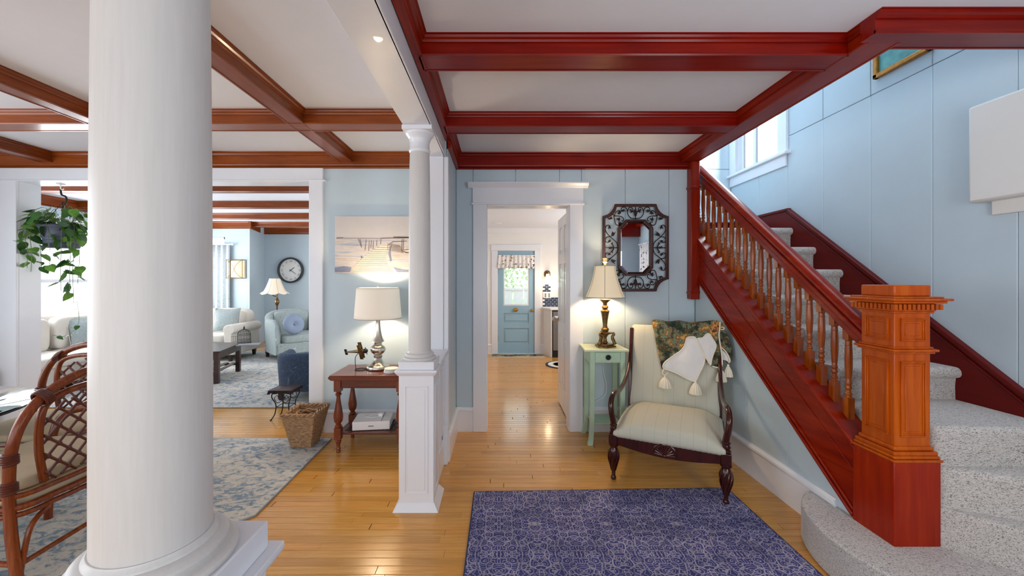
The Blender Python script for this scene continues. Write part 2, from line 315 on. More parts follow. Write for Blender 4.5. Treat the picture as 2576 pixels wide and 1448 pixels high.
class MB:
    def __init__(s): s.v = []; s.f = []; s.mi = []; s.cur = 0
    def add(s, vs, fs):
        b = len(s.v); s.v += [Vector(q) for q in vs]; s.f += [tuple(b+i for i in f) for f in fs]; s.mi += [s.cur]*len(fs); return s
    def box(s, x0, x1, y0, y1, z0, z1):
        return s.add([(x0,y0,z0),(x1,y0,z0),(x1,y1,z0),(x0,y1,z0),(x0,y0,z1),(x1,y0,z1),(x1,y1,z1),(x0,y1,z1)],
                     [(0,3,2,1),(4,5,6,7),(0,1,5,4),(1,2,6,5),(2,3,7,6),(3,0,4,7)])
    def prism(s, poly, axis, a0, a1):
        n = len(poly)
        def q(p, a): return {'x': (a, p[0], p[1]), 'y': (p[0], a, p[1]), 'z': (p[0], p[1], a)}[axis]
        vs = [q(p, a0) for p in poly]+[q(p, a1) for p in poly]
        return s.add(vs, [tuple(range(n))[::-1], tuple(range(n, 2*n))]+[(i, (i+1) % n, n+(i+1) % n, n+i) for i in range(n)])
    def lathe(s, prof, c=(0, 0, 0), n=24, mat=None, sq=None):
        vs = []; fs = []
        for (r, z) in prof:
            for k in range(n):
                a = 2*PI*k/n; rr = r*(sq(a) if sq else 1)
                p = Vector((rr*math.cos(a), rr*math.sin(a), z)); p = mat @ p if mat else p
                vs.append(p+Vector(c))
        m = len(prof)
        for i in range(m-1):
            for k in range(n): fs.append((i*n+k, i*n+(k+1) % n, (i+1)*n+(k+1) % n, (i+1)*n+k))
        fs.append(tuple(range(n))[::-1]); fs.append(tuple(range((m-1)*n, m*n)))
        return s.add(vs, fs)
    def tube(s, pts, r, n=8, closed=False, flat=None):
        pts = [Vector(p) for p in pts]; m = len(pts)
        rs = r if isinstance(r, (list, tuple)) else [r]*m
        vs = []; fs = []; up = None
        for i, p in enumerate(pts):
            if closed: t = pts[(i+1) % m]-pts[i-1]
            else: t = pts[min(i+1, m-1)]-pts[max(i-1, 0)]
            t = t.normalized() if t.length > 1e-9 else Vector((0, 0, 1))
            if up is None:
                up = Vector((0, 0, 1)) if abs(t.z) < 0.9 else Vector((1, 0, 0))
            a = t.cross(up)
            if a.length < 1e-6: a = t.cross(Vector((0, 1, 0)))
            a.normalize(); b = a.cross(t).normalized(); up = b
            for k in range(n):
                th = 2*PI*k/n; kk = flat or 1
                vs.append(p+a*(rs[i]*math.cos(th))+b*(rs[i]*math.sin(th)*kk))
        for i in range(m if closed else m-1):
            for k in range(n): fs.append((i*n+k, i*n+(k+1) % n, ((i+1) % m)*n+(k+1) % n, ((i+1) % m)*n+k))
        if not closed: fs.append(tuple(range(n))[::-1]); fs.append(tuple(range((m-1)*n, m*n)))
        return s.add(vs, fs)
    def grid(s, nu, nv, fn, closed_u=False):
        vs = [fn(i/(nu if closed_u else nu-1), j/(nv-1)) for j in range(nv) for i in range(nu)]
        fs = []
        for j in range(nv-1):
            for i in range(nu if closed_u else nu-1):
                fs.append((j*nu+i, j*nu+(i+1) % nu, (j+1)*nu+(i+1) % nu, (j+1)*nu+i))
        return s.add(vs, fs)
    def ball(s, c, rx, ry=None, rz=None, n=16):
        ry = ry or rx; rz = rz or rx; m = max(6, n//2)
        vs = [(c[0], c[1], c[2]-rz)]; fs = []
        for j in range(1, m):
            ph = -PI/2+PI*j/m
            for k in range(n):
                a = 2*PI*k/n; vs.append((c[0]+rx*math.cos(ph)*math.cos(a), c[1]+ry*math.cos(ph)*math.sin(a), c[2]+rz*math.sin(ph)))
        vs.append((c[0], c[1], c[2]+rz)); top = len(vs)-1
        for k in range(n):
            fs.append((0, 1+(k+1) % n, 1+k)); fs.append((top, 1+(m-2)*n+k, 1+(m-2)*n+(k+1) % n))
        for j in range(m-2):
            for k in range(n): fs.append((1+j*n+k, 1+j*n+(k+1) % n, 1+(j+1)*n+(k+1) % n, 1+(j+1)*n+k))
        return s.add(vs, fs)
    def xf(s, mat):
        s.v = [mat @ q for q in s.v]; return s
    def build(s, name, mat, parent=None, local=False, bevel=0, seg=2, sub=0, solid=0, ang=35, origin=None):
        me = bpy.data.meshes.new(name)
        vs = s.v
        off = None
        root = None
        if parent is not None:
            root = parent
            while root.parent is not None: root = root.parent
            if not local:
                inv = root_matrix(root).inverted(); vs = [inv @ q for q in vs]
        elif origin is not None:
            off = Vector(origin); vs = [q-off for q in vs]
        else:
            mn = [min(q[i] for q in vs) for i in range(3)]; mx = [max(q[i] for q in vs) for i in range(3)]
            off = Vector(((mn[0]+mx[0])/2, (mn[1]+mx[1])/2, mn[2])); vs = [q-off for q in vs]
        me.from_pydata([tuple(q) for q in vs], [], s.f)
        bm = bmesh.new(); bm.from_mesh(me); bmesh.ops.recalc_face_normals(bm, faces=bm.faces); bm.to_mesh(me); bm.free()
        ms = mat if isinstance(mat, (list, tuple)) else [mat]
        for q in ms: me.materials.append(M[q])
        me.polygons.foreach_set('material_index', s.mi)
        me.polygons.foreach_set('use_smooth', [True]*len(me.polygons))
        me.set_sharp_from_angle(angle=math.radians(ang))
        me.update()
        o = bpy.data.objects.new(name, me); C.objects.link(o)
        if parent is not None: o.parent = parent
        if off is not None: o.location = off
        if off is not None: MATX[o.name] = Matrix.Translation(off)
        if solid:
            q = o.modifiers.new('solid', 'SOLIDIFY'); q.thickness = solid; q.offset = 0
        if bevel:
            q = o.modifiers.new('bevel', 'BEVEL'); q.width = bevel; q.segments = seg; q.limit_method = 'ANGLE'; q.angle_limit = math.radians(40)
            q.use_clamp_overlap = True
        if sub:
            q = o.modifiers.new('sub', 'SUBSURF'); q.levels = sub; q.render_levels = sub
        return o
def box(name, mat, x0, x1, y0, y1, z0, z1, parent=None, bevel=0, **k):
    return MB().box(x0, x1, y0, y1, z0, z1).build(name, mat, parent, bevel=bevel, **k)
def struct(o): o['kind'] = 'structure'; return o
def smooth(pts, n=6, closed=False):
    pts = [Vector(p) for p in pts]; out = []; m = len(pts)
    for i in range(m if closed else m-1):
        p0 = pts[(i-1) % m] if closed or i > 0 else pts[i]; p1 = pts[i]; p2 = pts[(i+1) % m]; p3 = pts[(i+2) % m] if closed or i+2 < m else pts[(i+1) % m]
        for k in range(n):
            t = k/n; out.append(0.5*((2*p1)+(-p0+p2)*t+(2*p0-5*p1+4*p2-p3)*t*t+(-p0+3*p1-3*p2+p3)*t**3))
    if not closed: out.append(pts[-1])
    return out
# ------------------------------------------------------------------ floor
sub = struct(box('floor', 'floor_gap', -7.0, 3.2, -2.6, 10.0, -0.06, -0.012))
MATX['floor'] = Matrix.Translation(sub.location)
W_ = 0.0585
planks = []
rng = random.Random(3)
yrow = -2.2; 
while yrow < 9.4:
    x0, x1 = -6.7, 2.75
    x = x0 - rng.random()*1.2
    while x < x1:
        L = rng.uniform(0.55, 1.7)
        a, b = max(x, x0), min(x+L, x1)
        if b-a > 0.05: planks.append((a, b, yrow))
        x += L
    yrow += W_
def plank_score(a, b, y):
    yc = y+W_/2
    if yc < 1.9: return 99
    cx = (a+b)/2; px = 1255+F*cx/yc
    if px < -100 or px > 2560: return 60+yc
    if -0.15 < a and b < 1.55 and yc < 2.7: return 50
    if b < -1.6 and yc < 3.6: return 40+yc          # under the dining rug
    if a > 1.87: return 70
    if yc > 3.85 and not (a < 0.8 and b > -0.4) : return 30+yc
    return yc
planks.sort(key=lambda q: plank_score(*q))
shared = {}
rest = MB()
for i, (a, b, y) in enumerate(planks):
    g = 0.0009
    if i < 300:
        ln = round(b-a, 2)
        if ln not in shared:
            m = MB(); c = 0.0015; hx, hy = ln/2-g, W_/2-g
            vs = [(-hx, -hy, -.012), (hx, -hy, -.012), (hx, hy, -.012), (-hx, hy, -.012), (-hx, -hy, -c), (hx, -hy, -c), (hx, hy, -c), (-hx, hy, -c),
                  (-hx+c, -hy+c, 0), (hx-c, -hy+c, 0), (hx-c, hy-c, 0), (-hx+c, hy-c, 0)]
            m.add(vs, [(0,1,5,4),(1,2,6,5),(2,3,7,6),(3,0,4,7),(4,5,9,8),(5,6,10,9),(6,7,11,10),(7,4,8,11),(8,9,10,11)])
            me_o = m.build('plank', 'floor_oak', sub, local=True, ang=5)
            shared[ln] = me_o.data; o = me_o
        else:
            o = bpy.data.objects.new('plank', shared[ln]); C.objects.link(o); o.parent = sub
        o.location = ((a+b)/2-sub.location.x, y+W_/2-sub.location.y, -sub.location.z)
    else:
        c = 0.0015; x0, x1, y0, y1 = a+g, b-g, y+g, y+W_-g
        rest.add([(x0,y0,-.012),(x1,y0,-.012),(x1,y1,-.012),(x0,y1,-.012),(x0,y0,-c),(x1,y0,-c),(x1,y1,-c),(x0,y1,-c),(x0+c,y0+c,0),(x1-c,y0+c,0),(x1-c,y1-c,0),(x0+c,y1-c,0)],
                 [(0,1,5,4),(1,2,6,5),(2,3,7,6),(3,0,4,7),(4,5,9,8),(5,6,10,9),(6,7,11,10),(7,4,8,11),(8,9,10,11)])
o = rest.build('plank_field', 'floor_oak', sub, ang=5); o['kind'] = 'stuff'

# ------------------------------------------------------------------ walls
CZ = 2.65
def wall_box(name, mat, *d): 
    o = struct(box(name, mat, *d)); MATX[o.name] = Matrix.Translation(o.location); return o
def panel(parent, x0, x1, y0, y1, z0, z1, mat='wall_blue'):
    return box('wall_panel', mat, x0, x1, y0, y1, z0, z1, parent, bevel=0.0035, seg=1)
# hall back wall (front face y=3.80), door opening x -0.114..0.673, top 2.16
wb = wall_box('wall_back', 'wall_blue', -0.62, -0.114, 3.81, 3.95, 0, CZ)
for d in ((0.673, 1.875, 3.81, 3.95, 0, CZ), (-0.114, 0.673, 3.81, 3.95, 2.16, CZ)):
    box('wall_section', 'wall_blue', *d, wb)
edges = [-0.41, -0.247, 0.16, 0.58, 0.79, 1.208, 1.626, 1.873]
g = 0.0008
for a, b in zip(edges[:-1], edges[1:]):
    if b <= -0.24: panel(wb, a+g, b-g, 3.80, 3.812, 0, 2.52)
    elif a >= 0.78: panel(wb, a+g, b-g, 3.80, 3.812, 0, 2.52)
    else: panel(wb, a+g, b-g, 3.80, 3.812, 2.17, 2.52)
# wall under the stair (face x=1.875)
ws = wall_box('wall_understair', 'wall_blue_gloss', 1.888, 1.90, 2.2, 3.81, 0, 0.25)
def zcap(y): return 0.698+0.754*(y-2.205)
ys = [3.80, 3.46, 3.02, 2.58, 2.12]
for b, a in zip(ys[:-1], ys[1:]):
    MB().prism([(a+g, 0), (b-g, 0), (b-g, zcap(b-g)-0.15), (a+g, max(0.1, zcap(a+g)-0.15))], 'x', 1.877, 1.889).build('wall_panel', 'wall_blue_gloss', ws, bevel=0.0035, seg=1)
# far right stair wall (face x=2.72)
wr = wall_box('wall_right', 'wall_blue', 2.732, 2.85, -0.32, 3.72, 0, 5.0)
for d in ((2.732, 2.85, 3.72, 4.80, 0, 2.64), (2.732, 2.85, 3.72, 4.80, 3.55, 5.0), (2.732, 2.85, 4.66, 4.80, 2.64, 3.55)):
    box('wall_section', 'wall_blue', *d, wr)
xs = [-0.2, 0.0, 0.42, 0.84, 1.26, 1.67, 2.084, 2.495, 2.909, 3.337, 3.745, 4.16, 4.66]
for a, b in zip(xs[:-1], xs[1:]):
    panel(wr, 2.72, 2.734, a+g, b-g, 0, 2.79 if b < 3.75 else 2.62)
    if b < 3.75: panel(wr, 2.72, 2.734, a+g, b-g, 2.794, 5.0)
wl = wall_box('wall_landing', 'wall_blue', 1.76, 2.74, 4.672, 4.80, 0, 5.0)
panel(wl, 1.90, 2.72, 4.66, 4.674, 1.9, 2.735); panel(wl, 1.90, 2.72, 4.66, 4.674, 2.739, 5.0)
wall_box('wall_stair_inner', 'wall_blue', 1.80, 1.888, 3.812, 4.67, 0, 5.0)
# upper storey shell around the stairwell
wu = wall_box('wall_upper', 'wall_blue', 1.73, 1.80, 1.80, 4.67, 2.95, 5.0)
box('wall_section', 'wall_blue', 1.73, 2.72, 1.72, 1.80, 2.95, 5.0, wu)
struct(box('ceiling_upper', 'ceiling_paint', 1.7, 2.86, 1.7, 4.8, 5.0, 5.06))
# hall and dining ceiling
cl = struct(box('ceiling', 'ceiling_paint', -7.0, 1.80, -2.4, 10.0, CZ, 2.95))
MATX['ceiling'] = Matrix.Translation(cl.location)
box('ceiling_section', 'ceiling_paint', 1.80, 2.74, -2.4, 1.86, CZ, 2.95, cl)
# front and side walls behind the tripod
wf = wall_box('wall_front', 'wall_blue', -5.2, 1.3, -2.30, -2.20, 0, CZ)
wn = wall_box('wall_entry', 'wall_blue', 1.3, 2.73, -0.32, -0.20, 0, CZ)
box('wall_section', 'wall_blue', 1.2, 1.32, -2.25, -0.21, 0, CZ, wn)
struct(box('trim_17', 'wood_red', 1.3, 2.72, -0.20, -0.10, 2.27, CZ)); struct(box('trim_18', 'wood_red_y', 2.62, 2.72, -0.10, 1.70, 2.45, CZ))
wall_box('wall_left', 'wall_blue', -5.2, -5.08, -2.3, 3.78, 0, CZ)
# picture wall of the dining side (face y=3.78)
wp = wall_box('wall_dining', 'wall_blue', -1.79, -0.60, 3.78, 3.95, 0, CZ)
box('wall_section', 'wall_blue', -4.56, -1.79, 3.78, 3.95, 2.384, CZ, wp)
box('wall_section', 'white_trim', -5.2, -4.56, 3.78, 3.95, 0, CZ, wp)
box('jamb_lining', 'white_trim', -4.572, -4.555, 3.775, 3.955, 0, 2.384, wp)
box('jamb_lining', 'white_trim', -1.795, -1.785, 3.775, 3.955, 0, 2.384, wp)
box('head_lining', 'white_trim', -4.56, -1.79, 3.775, 3.955, 2.376, 2.386, wp)
box('plaster_edge', 'white_trim', -0.605, -0.595, 3.781, 3.80, 0, CZ, wp)
# casing of the wide dining opening
t1 = struct(box('trim_1', 'white_trim', -1.795, -1.665, 3.752, 3.782, 0, 2.384, bevel=.004)); MATX['trim_1'] = Matrix.Translation(t1.location)
box('head_board', 'white_trim', -4.75, -1.66, 3.748, 3.782, 2.388, 2.50, t1, bevel=.004)
box('head_fillet', 'white_trim', -4.77, -1.64, 3.740, 3.782, 2.378, 2.390, t1, bevel=.004)
box('side_casing', 'white_trim', -4.74, -4.558, 3.752, 3.782, 0, 2.384, t1, bevel=.004)
# casing of the kitchen doorway
t2 = struct(box('trim_2', 'white_trim', -0.247, -0.114, 3.772, 3.80, 0, 2.16, bevel=.004)); MATX['trim_2'] = Matrix.Translation(t2.location)
box('side_casing', 'white_trim', 0.673, 0.80, 3.772, 3.80, 0, 2.16, t2, bevel=.004)
box('head_board', 'white_trim', -0.25, 0.803, 3.768, 3.80, 2.172, 2.318, t2, bevel=.003)
box('head_fillet', 'white_trim', -0.262, 0.815, 3.760, 3.80, 2.158, 2.174, t2, bevel=.004)
MB().prism([(3.80, 2.316), (3.765, 2.316), (3.755, 2.325), (3.735, 2.335), (3.725, 2.350), (3.72, 2.352), (3.72, 2.362), (3.80, 2.362)], 'x', -0.292, 0.845).build('head_cornice', 'white_trim', t2)
for a, b in ((-0.122, -0.110), (0.669, 0.677)): box('jamb_lining', 'white_trim', a, b, 3.79, 3.96, 0, 2.16, t2)
box('head_lining', 'white_trim', -0.114, 0.673, 3.79, 3.96, 2.152, 2.162, t2)

# ------------------------------------------------------------------ baseboards
def bb_profile(h=0.235):
    return [(0, 0), (0.020, 0), (0.020, h-0.035), (0.032, h-0.028), (0.030, h-0.014), (0.014, h-0.004), (0.012, h), (0, h)]
def baseboard(name, axis, pos, a, b, sgn, h=0.235, parent=None, mat='white_trim'):
    # axis 'x': runs along x on plane y=pos, room at -y (sgn=-1)
    pr = [(pos+sgn*d, z) for d, z in bb_profile(h)]
    o = MB().prism(pr, axis, a, b).build(name, mat, parent)
    if parent is None: struct(o)
    return o
baseboard('baseboard_back', 'x', 3.80, 0.80, 1.876, -1)
baseboard('baseboard_corner', 'x', 3.80, -0.41, -0.247, -1)
baseboard('baseboard_right', 'y', 1.878, 2.20, 3.80, -1)
baseboard('baseboard_dining', 'x', 3.78, -1.665, -0.60, -1, 0.215)
baseboard('baseboard_partition', 'y', -0.41, 3.16, 3.80, 1)

# ------------------------------------------------------------------ ceiling beams
ZB = 2.556
def beam(name, axis, a0, a1, c0, c1, mat, zb=ZB, mould=(1, 1), bead=(1, 1)):
    """axis: the direction the beam runs; a0..a1 its ends, c0..c1 its width across."""
    if axis == 'x': o = box(name, mat, a0, a1, c0, c1, zb, CZ)
    else: o = box(name, mat, c0, c1, a0, a1, zb, CZ)
    MATX[o.name] = Matrix.Translation(o.location); struct(o)
    ax = axis
    for side, on in ((-1, mould[0]), (1, mould[1])):
        if not on: continue
        c = c0 if side < 0 else c1
        pr = [(c, CZ-0.034), (c+side*0.008, CZ-0.032), (c+side*0.012, CZ-0.022), (c+side*0.022, CZ-0.016), (c+side*0.026, CZ-0.006), (c+side*0.034, CZ-0.004), (c+side*0.034, CZ), (c, CZ)]
        MB().prism(pr, ax, a0, a1).build('crown_moulding', mat, o)
    for side, on in ((-1, bead[0]), (1, bead[1])):
        if not on: continue
        c = c0 if side < 0 else c1
        pr = [(c, zb+0.014), (c+side*0.006, zb+0.012), (c+side*0.008, zb+0.004), (c+side*0.004, zb-0.003), (c-side*0.006, zb-0.003), (c-side*0.006, zb+0.014)]
        MB().prism(pr, ax, a0, a1).build('edge_bead', mat, o)
    return o
def cornice(name, axis, a0, a1, c, side, mat, z0=2.50, zt=CZ, dep=0.055):
    pr = [(c, z0), (c+side*0.012, z0), (c+side*0.020, z0+.006), (c+side*0.020, z0+.014), (c+side*.012, z0+.018), (c+side*.024, z0+.026), (c+side*0.026, z0+0.036), (c+side*.014, z0+.040), (c+side*(dep-.02), zt-.04),
          (c+side*(dep-.01), zt-.032), (c+side*(dep-.004), zt-.016), (c+side*(dep+.012), zt-.008), (c+side*(dep+.014), zt), (c, zt)]
    pr = [(c, z0), (c+side*0.018, z0), (c+side*0.026, z0+.006), (c+side*0.026, z0+.012), (c+side*.016, z0+.018), (c+side*.028, z0+.024), (c+side*0.030, z0+0.034), (c+side*.022, z0+.038), (c+side*.024, zt-.034),
          (c+side*.034, zt-.030), (c+side*.040, zt-.016), (c+side*.056, zt-.008), (c+side*.058, zt), (c, zt)]
    o = MB().prism(pr, axis, a0, a1).build(name, mat); struct(o); return o
# hall
beam('ceiling_beam', 'x', -0.40, 1.73, 1.965, 2.105, 'wood_red')
beam('ceiling_beam', 'x', -0.40, 1.73, 2.875, 3.02, 'wood_red')
beam('ceiling_beam', 'x', -0.40, 1.73, 0.90, 1.04, 'wood_red')
beam('ceiling_beam', 'x', -0.40, 1.73, -0.2, -0.06, 'wood_red')
cornice('trim_3', 'x', -0.41, 1.875, 3.80, -1, 'wood_red', 2.497)
beam('ceiling_beam', 'y', -2.2, 3.80, -0.425, -0.385, 'wood_red_y', mould=(0, 1), bead=(0, 1))
beam('ceiling_beam', 'y', 1.86, 3.80, 1.725, 1.872, 'wood_red_y', mould=(1, 0))
beam('ceiling_beam', 'x', 1.872, 2.72, 1.785, 1.905, 'wood_red', mould=(1, 0))
beam('ceiling_beam', 'x', 1.69, 1.872, 1.785, 1.86, 'wood_red', zb=ZB-.001, mould=(1, 0), bead=(1, 0))
cornice('trim_4', 'y', 3.18, 3.80, -0.41, 1, 'wood_red_y', 2.497)
# fascia around the stair opening, above the beams, faces into the well
struct(box('trim_5', 'white_trim', 1.86, 1.876, 1.90, 3.80, 2.656, 2.98))
# dining
beam('ceiling_beam', 'x', -5.08, -0.61, 2.83, 2.965, 'wood_brown')
beam('ceiling_beam', 'x', -5.08, -0.61, 1.15, 1.285, 'wood_brown')
beam('ceiling_beam', 'x', -5.08, -0.61, -0.6, -0.465, 'wood_brown')
cornice('trim_6', 'x', -5.08, -0.60, 3.78, -1, 'wood_brown', 2.50)
for x in (-1.50, -2.93, -4.33):
    beam('ceiling_beam', 'y', -2.2, 3.76, x, x+0.108, 'wood_brown_y', zb=ZB+.0012)
# white header over the columns
hd = struct(box('trim_7', 'white_trim', -0.61, -0.43, -2.2, 3.20, 2.43, 2.65, bevel=.003)); MATX['trim_7'] = Matrix.Translation(hd.location)
box('edge_strip', 'white_trim', -0.442, -0.424, -2.2, 3.20, 2.43, 2.446, hd, bevel=.004)

# ------------------------------------------------------------------ partition wall behind the small column
pw = wall_box('wall_partition', 'wall_blue', -0.61, -0.422, 3.19, 3.80, 0, CZ)
panel(pw, -0.422, -0.41, 3.20, 3.795, 0, 2.50)
box('pilaster_face', 'white_trim', -0.615, -0.442, 3.165, 3.20, 0.0, 2.43, pw, bevel=.003)
box('corner_board', 'white_trim', -0.442, -0.402, 3.172, 3.225, 0.0, 2.43, pw, bevel=.006)
hw = struct(box('wall_half', 'white_trim', -0.598, -0.445, 2.725, 3.19, 0, 0.868)); MATX['wall_half'] = Matrix.Translation(hw.location)
box('cap_shelf', 'white_trim', -0.635, -0.395, 2.70, 3.20, 0.868, 0.893, hw, bevel=.006)
box('base_board', 'white_trim', -0.60, -0.428, 2.72, 3.19, 0, 0.20, hw, bevel=.005)
box('top_rail', 'white_trim', -0.60, -0.432, 2.72, 3.19, 0.78, 0.868, hw, bevel=.003)
for y0, y1 in ((2.72, 2.77), (2.93, 2.985), (3.13, 3.19)):
    box('stile', 'white_trim', -0.60, -0.432, y0, y1, 0.20, 0.78, hw, bevel=.003)
for y0, y1 in ((2.785, 2.915), (3.0, 3.115)):
    box('raised_panel', 'white_trim', -0.60, -0.437, y0, y1, 0.235, 0.75, hw, bevel=.006)
box('side_moulding', 'white_trim', -0.44, -0.40, 3.10, 3.172, 0.0, 0.30, hw, bevel=.006)

# ------------------------------------------------------------------ columns
def column(label, cx, cy, ztop, wide=0.11, rs=1.0, bh=0.70):
    t = thing('column', label, 'column', (cx, cy, 0), group='white round columns under the header')
    z0 = ztop
    box('pedestal', 'white_trim', cx-wide, cx+wide, cy-wide, cy+wide, 0, z0-0.06, t, bevel=.003)
    # cap ledge and plinth block
    MB().add(*frustum(cx, cy, wide+.004, wide+.022, z0-.088, z0-.064)).box(cx-wide-.022, cx+wide+.022, cy-wide-.022, cy+wide+.022, z0-.064, z0-.050).build('ledge', 'white_trim', t, bevel=.003)
    box('plinth', 'white_trim', cx-wide-.002, cx+wide+.002, cy-wide-.002, cy+wide+.002, z0-.05, z0, t, bevel=.003)
    MB().add(*frustum(cx, cy, wide+.032, wide+.004, 0.0, 0.045)).build('base_moulding', 'white_trim', t)
    for ang in range(4):
        R = Matrix.Translation((cx, cy, 0)) @ Matrix.Rotation(ang*PI/2, 4, 'Z')
        m = MB(); a = wide-.036; y = -wide
        outer = [(-a, 0.10), (a, 0.10), (a, z0-.15), (-a, z0-.15)]
        for (qx0, qx1, qz0, qz1) in ((-a, a, .10, .108), (-a, a, z0-.158, z0-.15), (-a, -a+.008, .108, z0-.158), (a-.008, a, .108, z0-.158)):
            m.box(qx0, qx1, y-.004, y+.002, qz0, qz1)
        m.box(-a+.020, a-.020, y-.003, y+.002, .125, z0-.175)
        m.xf(R).build('panel_moulding', 'white_trim', t, bevel=.0015, seg=1)
    # turned base
    b = z0
    MB().lathe([(r*rs, b+(z-b)*bh) for r, z in [(0.104, b), (0.107, b+.006), (0.108, b+.014), (0.105, b+.022), (0.098, b+.027), (0.092, b+.030), (0.089, b+.036), (0.090, b+.042), (0.094, b+.044), (0.094, b+.050), (0.090, b+.056), (0.086, b+.060), (0.080, b+.063), (0.079, b+.069), (0.075, b+.075), (0.0745, b+.08)]],
               (cx, cy, 0), 64).build('turned_base', 'column_paint', t, ang=50)
    zt = 2.43
    sh = [(0.0722, b+.075), (0.072, b+.3), (0.0712, b+.6), (0.069, b+.9), (0.0655, zt-.24), (0.063, zt-.155)]
    sh = [(r*rs, z) for r, z in sh]; sh[0] = (sh[0][0], b+.08*bh-.004)
    MB().lathe(sh, (cx, cy, 0), 64).build('shaft', 'column_paint', t, ang=60)
    MB().lathe([(0.063, zt-.157), (0.068, zt-.150), (0.070, zt-.143), (0.068, zt-.136), (0.0635, zt-.130), (0.0635, zt-.085), (0.067, zt-.080), (0.067, zt-.074), (0.070, zt-.068), (0.078, zt-.052), (0.088, zt-.042), (0.092, zt-.032), (0.090, zt-.026)],
               (cx, cy, 0), 64).build('capital', 'white_trim', t, ang=50)
    box('abacus', 'white_trim', cx-.096, cx+.096, cy-.096, cy+.096, zt-.028, zt, t, bevel=.003)
    return t
def frustum(cx, cy, w0, w1, z0, z1):
    return ([(cx-w0,cy-w0,z0),(cx+w0,cy-w0,z0),(cx+w0,cy+w0,z0),(cx-w0,cy+w0,z0),(cx-w1,cy-w1,z1),(cx+w1,cy-w1,z1),(cx+w1,cy+w1,z1),(cx-w1,cy+w1,z1)],
            [(0,3,2,1),(4,5,6,7),(0,1,5,4),(1,2,6,5),(2,3,7,6),(3,0,4,7)])
column('white round column on a panelled pedestal at the end of the half wall', -0.52, 2.61, 0.93)
column('very large near white round column hiding the dining table', -0.545, 0.630, 1.0, 0.112, 1.04, .58)

# ------------------------------------------------------------------ kitchen beyond the doorway
KZ = 2.43
wk = wall_box('wall_kitchen', 'wall_kitchen', -0.60, -0.03, 7.70, 7.85, 0, KZ+.2)
for d in ((0.70, 2.3, 7.70, 7.85, 0, KZ+.2), (-0.03, 0.70, 7.70, 7.85, 2.0, KZ+.2)): box('wall_section', 'wall_kitchen', *d, wk)
wall_box('wall_kitchen_left', 'wall_kitchen', -0.62, -0.50, 3.95, 7.7, 0, KZ+.2)
wall_box('wall_kitchen_right', 'wall_kitchen', 2.2, 2.3, 4.81, 7.7, 0, KZ+.2)
wall_box('wall_kitchen_alcove', 'wall_kitchen', 1.785, 1.799, 3.96, 4.81, 0, KZ+.2)
wall_box('wall_kitchen_near', 'wall_kitchen', -0.6, -0.12, 3.951, 3.97, 0, KZ+.2)
wall_box('wall_kitchen_stair', 'wall_kitchen', 0.80, 1.79, 3.951, 3.97, 0, KZ+.2)
ck_ = struct(box('ceiling_kitchen', 'ceiling_paint', -0.6, 1.795, 3.96, 7.8, KZ, KZ+.1)); MATX['ceiling_kitchen'] = Matrix.Translation(ck_.location)
box('ceiling_section', 'ceiling_paint', 1.795, 2.3, 4.81, 7.8, KZ, KZ+.1, ck_)
baseboard('baseboard_kitchen', 'x', 7.70, -0.5, -0.14, -1, 0.20)
baseboard('baseboard_kitchen_right', 'x', 7.70, 0.81, 0.90, -1, 0.20)
MB().prism([(7.70, KZ-.09), (7.68, KZ-.09), (7.67, KZ-.07), (7.62, KZ-.02), (7.61, KZ), (7.70, KZ)], 'x', -0.5, 2.2).build('trim_8', 'white_trim')['kind'] = 'structure'
t9 = struct(box('trim_9', 'white_trim', -0.14, -0.02, 7.675, 7.70, 0, 2.0, bevel=.004)); MATX['trim_9'] = Matrix.Translation(t9.location)
box('side_casing', 'white_trim', 0.69, 0.81, 7.675, 7.70, 0, 2.0, t9, bevel=.004)
box('head_board', 'white_trim', -0.15, 0.82, 7.67, 7.70, 2.0, 2.12, t9, bevel=.004)
# blue half-glazed door
d1 = thing('door_1', 'blue half-glazed door at the end of the kitchen', 'door', (0.335, 7.70, 0), kind='structure')
del d1['category']
X0, X1, ya, yb = -0.02, 0.69, 7.705, 7.745
box('stile', 'blue_door', X0, X0+.11, ya, yb, .015, 1.999, d1, bevel=.003); box('stile', 'blue_door', X1-.11, X1, ya, yb, .015, 1.999, d1, bevel=.003)
for z0, z1 in ((.015, .20), (.50, .60), (.79, .94), (1.86, 1.999)): box('rail', 'blue_door', X0+.108, X1-.108, ya+.0005, yb-.0005, z0, z1, d1, bevel=.003)
for z0, z1 in ((.20, .50), (.60, .79)):
    box('panel', 'blue_door', X0+.10, X1-.10, ya+.018, yb-.01, z0, z1, d1); box('raised_panel', 'blue_door', X0+.135, X1-.135, ya+.006, yb-.01, z0+.04, z1-.04, d1, bevel=.008)
box('glazing', 'glass', X0+.11, X1-.11, ya+.016, ya+.022, .94, 1.86, d1)
for a, b, c, d in ((X0+.11, X0+.13, .94, 1.86), (X1-.13, X1-.11, .94, 1.86), (X0+.11, X1-.11, .94, .965), (X0+.11, X1-.11, 1.22, 1.235), (X0+.11, X1-.11, 1.60, 1.612)):
    box('glazing_bar', 'white_trim', a, b, ya+(.0045 if b-a > .1 else .004), ya+(.0295 if b-a > .1 else .03), c, d, d1)
for nm, cx_, cz_, r in (('door_bell', X0+.345, .86, .040), ('door_knob', X1-.05, .85, .026)):
    MB().lathe([(r, 0), (r, .006), (r*.4, .012), (r*.4, .03), (r*.8, .04), (r, .055), (r*.7, .068), (.004, .072)], n=20, mat=Matrix.Rotation(PI/2, 4, 'X')).xf(Matrix.Translation((cx_, ya, cz_))).build(nm, 'door_brass', d1)
for z in (.25, 1.55): box('hinge', 'brass_dark', X0-.008, X0+.006, ya-.006, ya+.01, z, z+.11, d1)
box('threshold', 'white_trim', -0.03, .70, 7.66, 7.74, 0, .014, d1)
